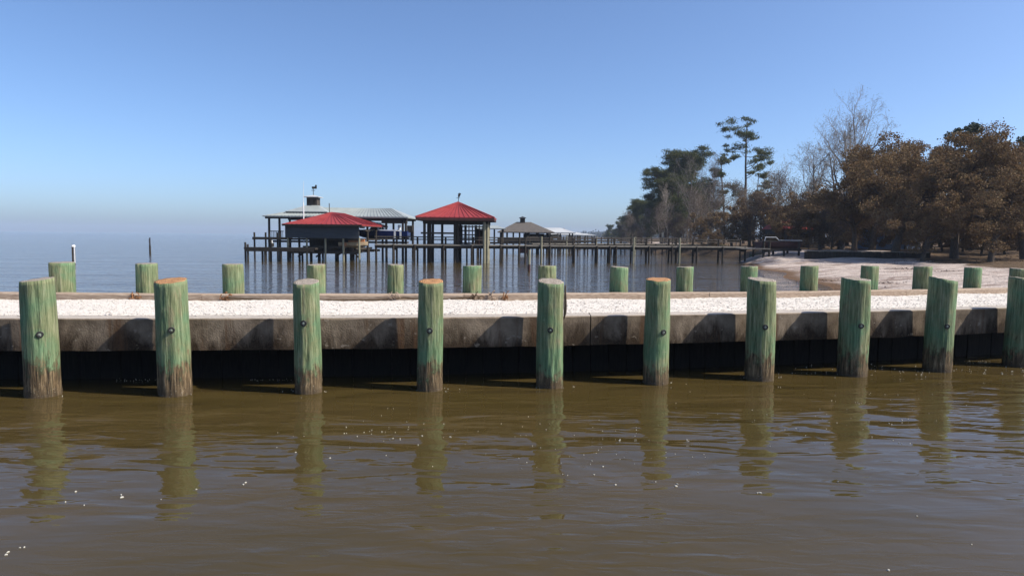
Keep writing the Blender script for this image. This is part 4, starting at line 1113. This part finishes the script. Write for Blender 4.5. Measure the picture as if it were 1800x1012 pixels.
# dark evergreens that fill the wood behind the pines, and brush closing the view under the oaks
ev = oak('evergreen_tree', 61, 19.0, 5.6, 'needle', '-', 240, (.18, .40), 'pine_bark', .12)
place(ev, 'rounded dark green evergreen right behind the biggest pine', 1192, 152, 0, .90)
place(ev, 'lower dark evergreen filling the wood right of the biggest pine', 1228, 140, 2.0, .72)
place(ev, 'low dark evergreen at the water side of the biggest pine', 1168, 150, 4.0, .74)
GD = 'dark thicket closing the view under the oaks'
TH = []
for k, (px, Y, s_) in enumerate([(1462, 84, 1.3), (1500, 78, 1.0), (1488, 100, 1.9), (1522, 96, 1.6), (1545, 104, 1.9), (1590, 74, 1.1), (1605, 90, 1.6), (1632, 78, 1.2), (1652, 92, 1.7), (1672, 76, 1.25),
                               (1700, 88, 1.6), (1716, 72, 1.2), (1742, 84, 1.5), (1762, 74, 1.2), (1790, 82, 1.5), (1815, 70, 1.2), (1830, 88, 1.6), (1575, 92, 1.2), (1528, 67, .72), (1606, 64, .78), (1655, 62, .7), (1690, 60, .66), (1722, 58, .62), (1765, 57, .66), (1800, 56, .6), (1470, 70, .8)]):
    TH.append(place(sh2, '-', px, Y, k * 2.1, s_, group=GD))
ordinals(TH, 'brown leafy thicket in the shade among the oak trunks')
GF = 'trees fading down the far shore'
FT = []
for k, (px, Y, s_) in enumerate([(1118, 176, .60), (1108, 205, .48), (1100, 235, .46), (1092, 262, .48), (1085, 290, .46), (1079, 310, .42), (1073, 340, .44), (1068, 372, .42), (1096, 220, .36), (1088, 250, .34), (1124, 190, .55), (1063, 400, .38), (1112, 230, .6)]):
    FT.append(place(ev if k % 2 else p2, '-', px, Y, k * 1.7, s_ * (.95 if k % 2 else 1), group=GF))
ordinals(FT, 'dark tree in the low row along the far shore')
# last woods on the point, read as one mass
C = []
g = np.random.default_rng(77)
for k in range(260):
    Y = g.uniform(700, 2300); xx = float(shore_x(Y)) + g.uniform(4, 160) - 30 * (Y > 1200); hgt = g.uniform(8, 15)
    n = 70; v = g.normal(0, 1, (n, 3)) * (5, 5, hgt * .28); v[:, 2] = np.abs(v[:, 2]) + hgt * .2
    C.append(v + (xx, Y, 1.2))
C = np.concatenate(C)
tag(link('far_wood', leaf_mesh('far_wood', C, g.uniform(2.0, 4.5, len(C)), M['hill'], 3)), 'faint blue wood on the distant point', None, None, 'stuff')

# grass patch and seaweed on the shore
g = np.random.default_rng(5); n = 900
p = at_z(1246, 431, 1.15)
gx_ = p.x + g.normal(0, 1.0, n); gy_ = p.y + g.normal(0, 1.2, n)
C = np.stack([gx_, gy_, land_z(gx_, gy_) + .10], 1)
tag(link('grass', leaf_mesh('grass', C, g.uniform(.2, .4, n), M['grass'], 8, .25)), 'patch of sunlit yellow green grass on the bank', None, None, 'stuff')
n = 1400; C = []
for (px, py, k, wx, wy) in [(1580, 471, 260, .9, .25), (1545, 487, 120, .5, .15), (1660, 478, 60, .4, .2), (1470, 492, 120, .8, .2), (1440, 480, 100, .8, .3), (1700, 466, 200, 2.5, .4), (1780, 462, 240, 2.0, .6), (1620, 463, 160, 2.0, .4), (1500, 500, 80, .8, .15)]:
    q = at_z(px, py, .45); x_ = q.x + g.normal(0, wx, k); y_ = q.y + g.normal(0, wy, k)
    C.append(np.stack([x_, y_, land_z(x_, y_) + .02], 1))
C = np.concatenate(C)
tag(link('seaweed', leaf_mesh('seaweed', C, g.uniform(.05, .22, len(C)), M['drift'], 12, .3, .75)), 'dark seaweed and twigs washed up in lines on the sand', None, None, 'stuff')

# ------------------------------------------------------------------ air
hz = bpy.data.materials.new('sea haze'); hz.use_nodes = True
nt = hz.node_tree; nt.nodes.remove(nt.nodes['Principled BSDF'])
pvn = nt.nodes.new('ShaderNodeVolumePrincipled')
pvn.inputs['Color'].default_value = (0.60, 0.72, 0.92, 1); pvn.inputs['Density'].default_value = 0.00028
pvn.inputs['Anisotropy'].default_value = 0.0
nt.links.new(pvn.outputs[0], nt.nodes['Material Output'].inputs['Volume'])
tag(MB().box((0, 1600, 16), (6900, 3800, 38)).build('haze', hz), 'thin pale haze over the bay', None, None, 'stuff')
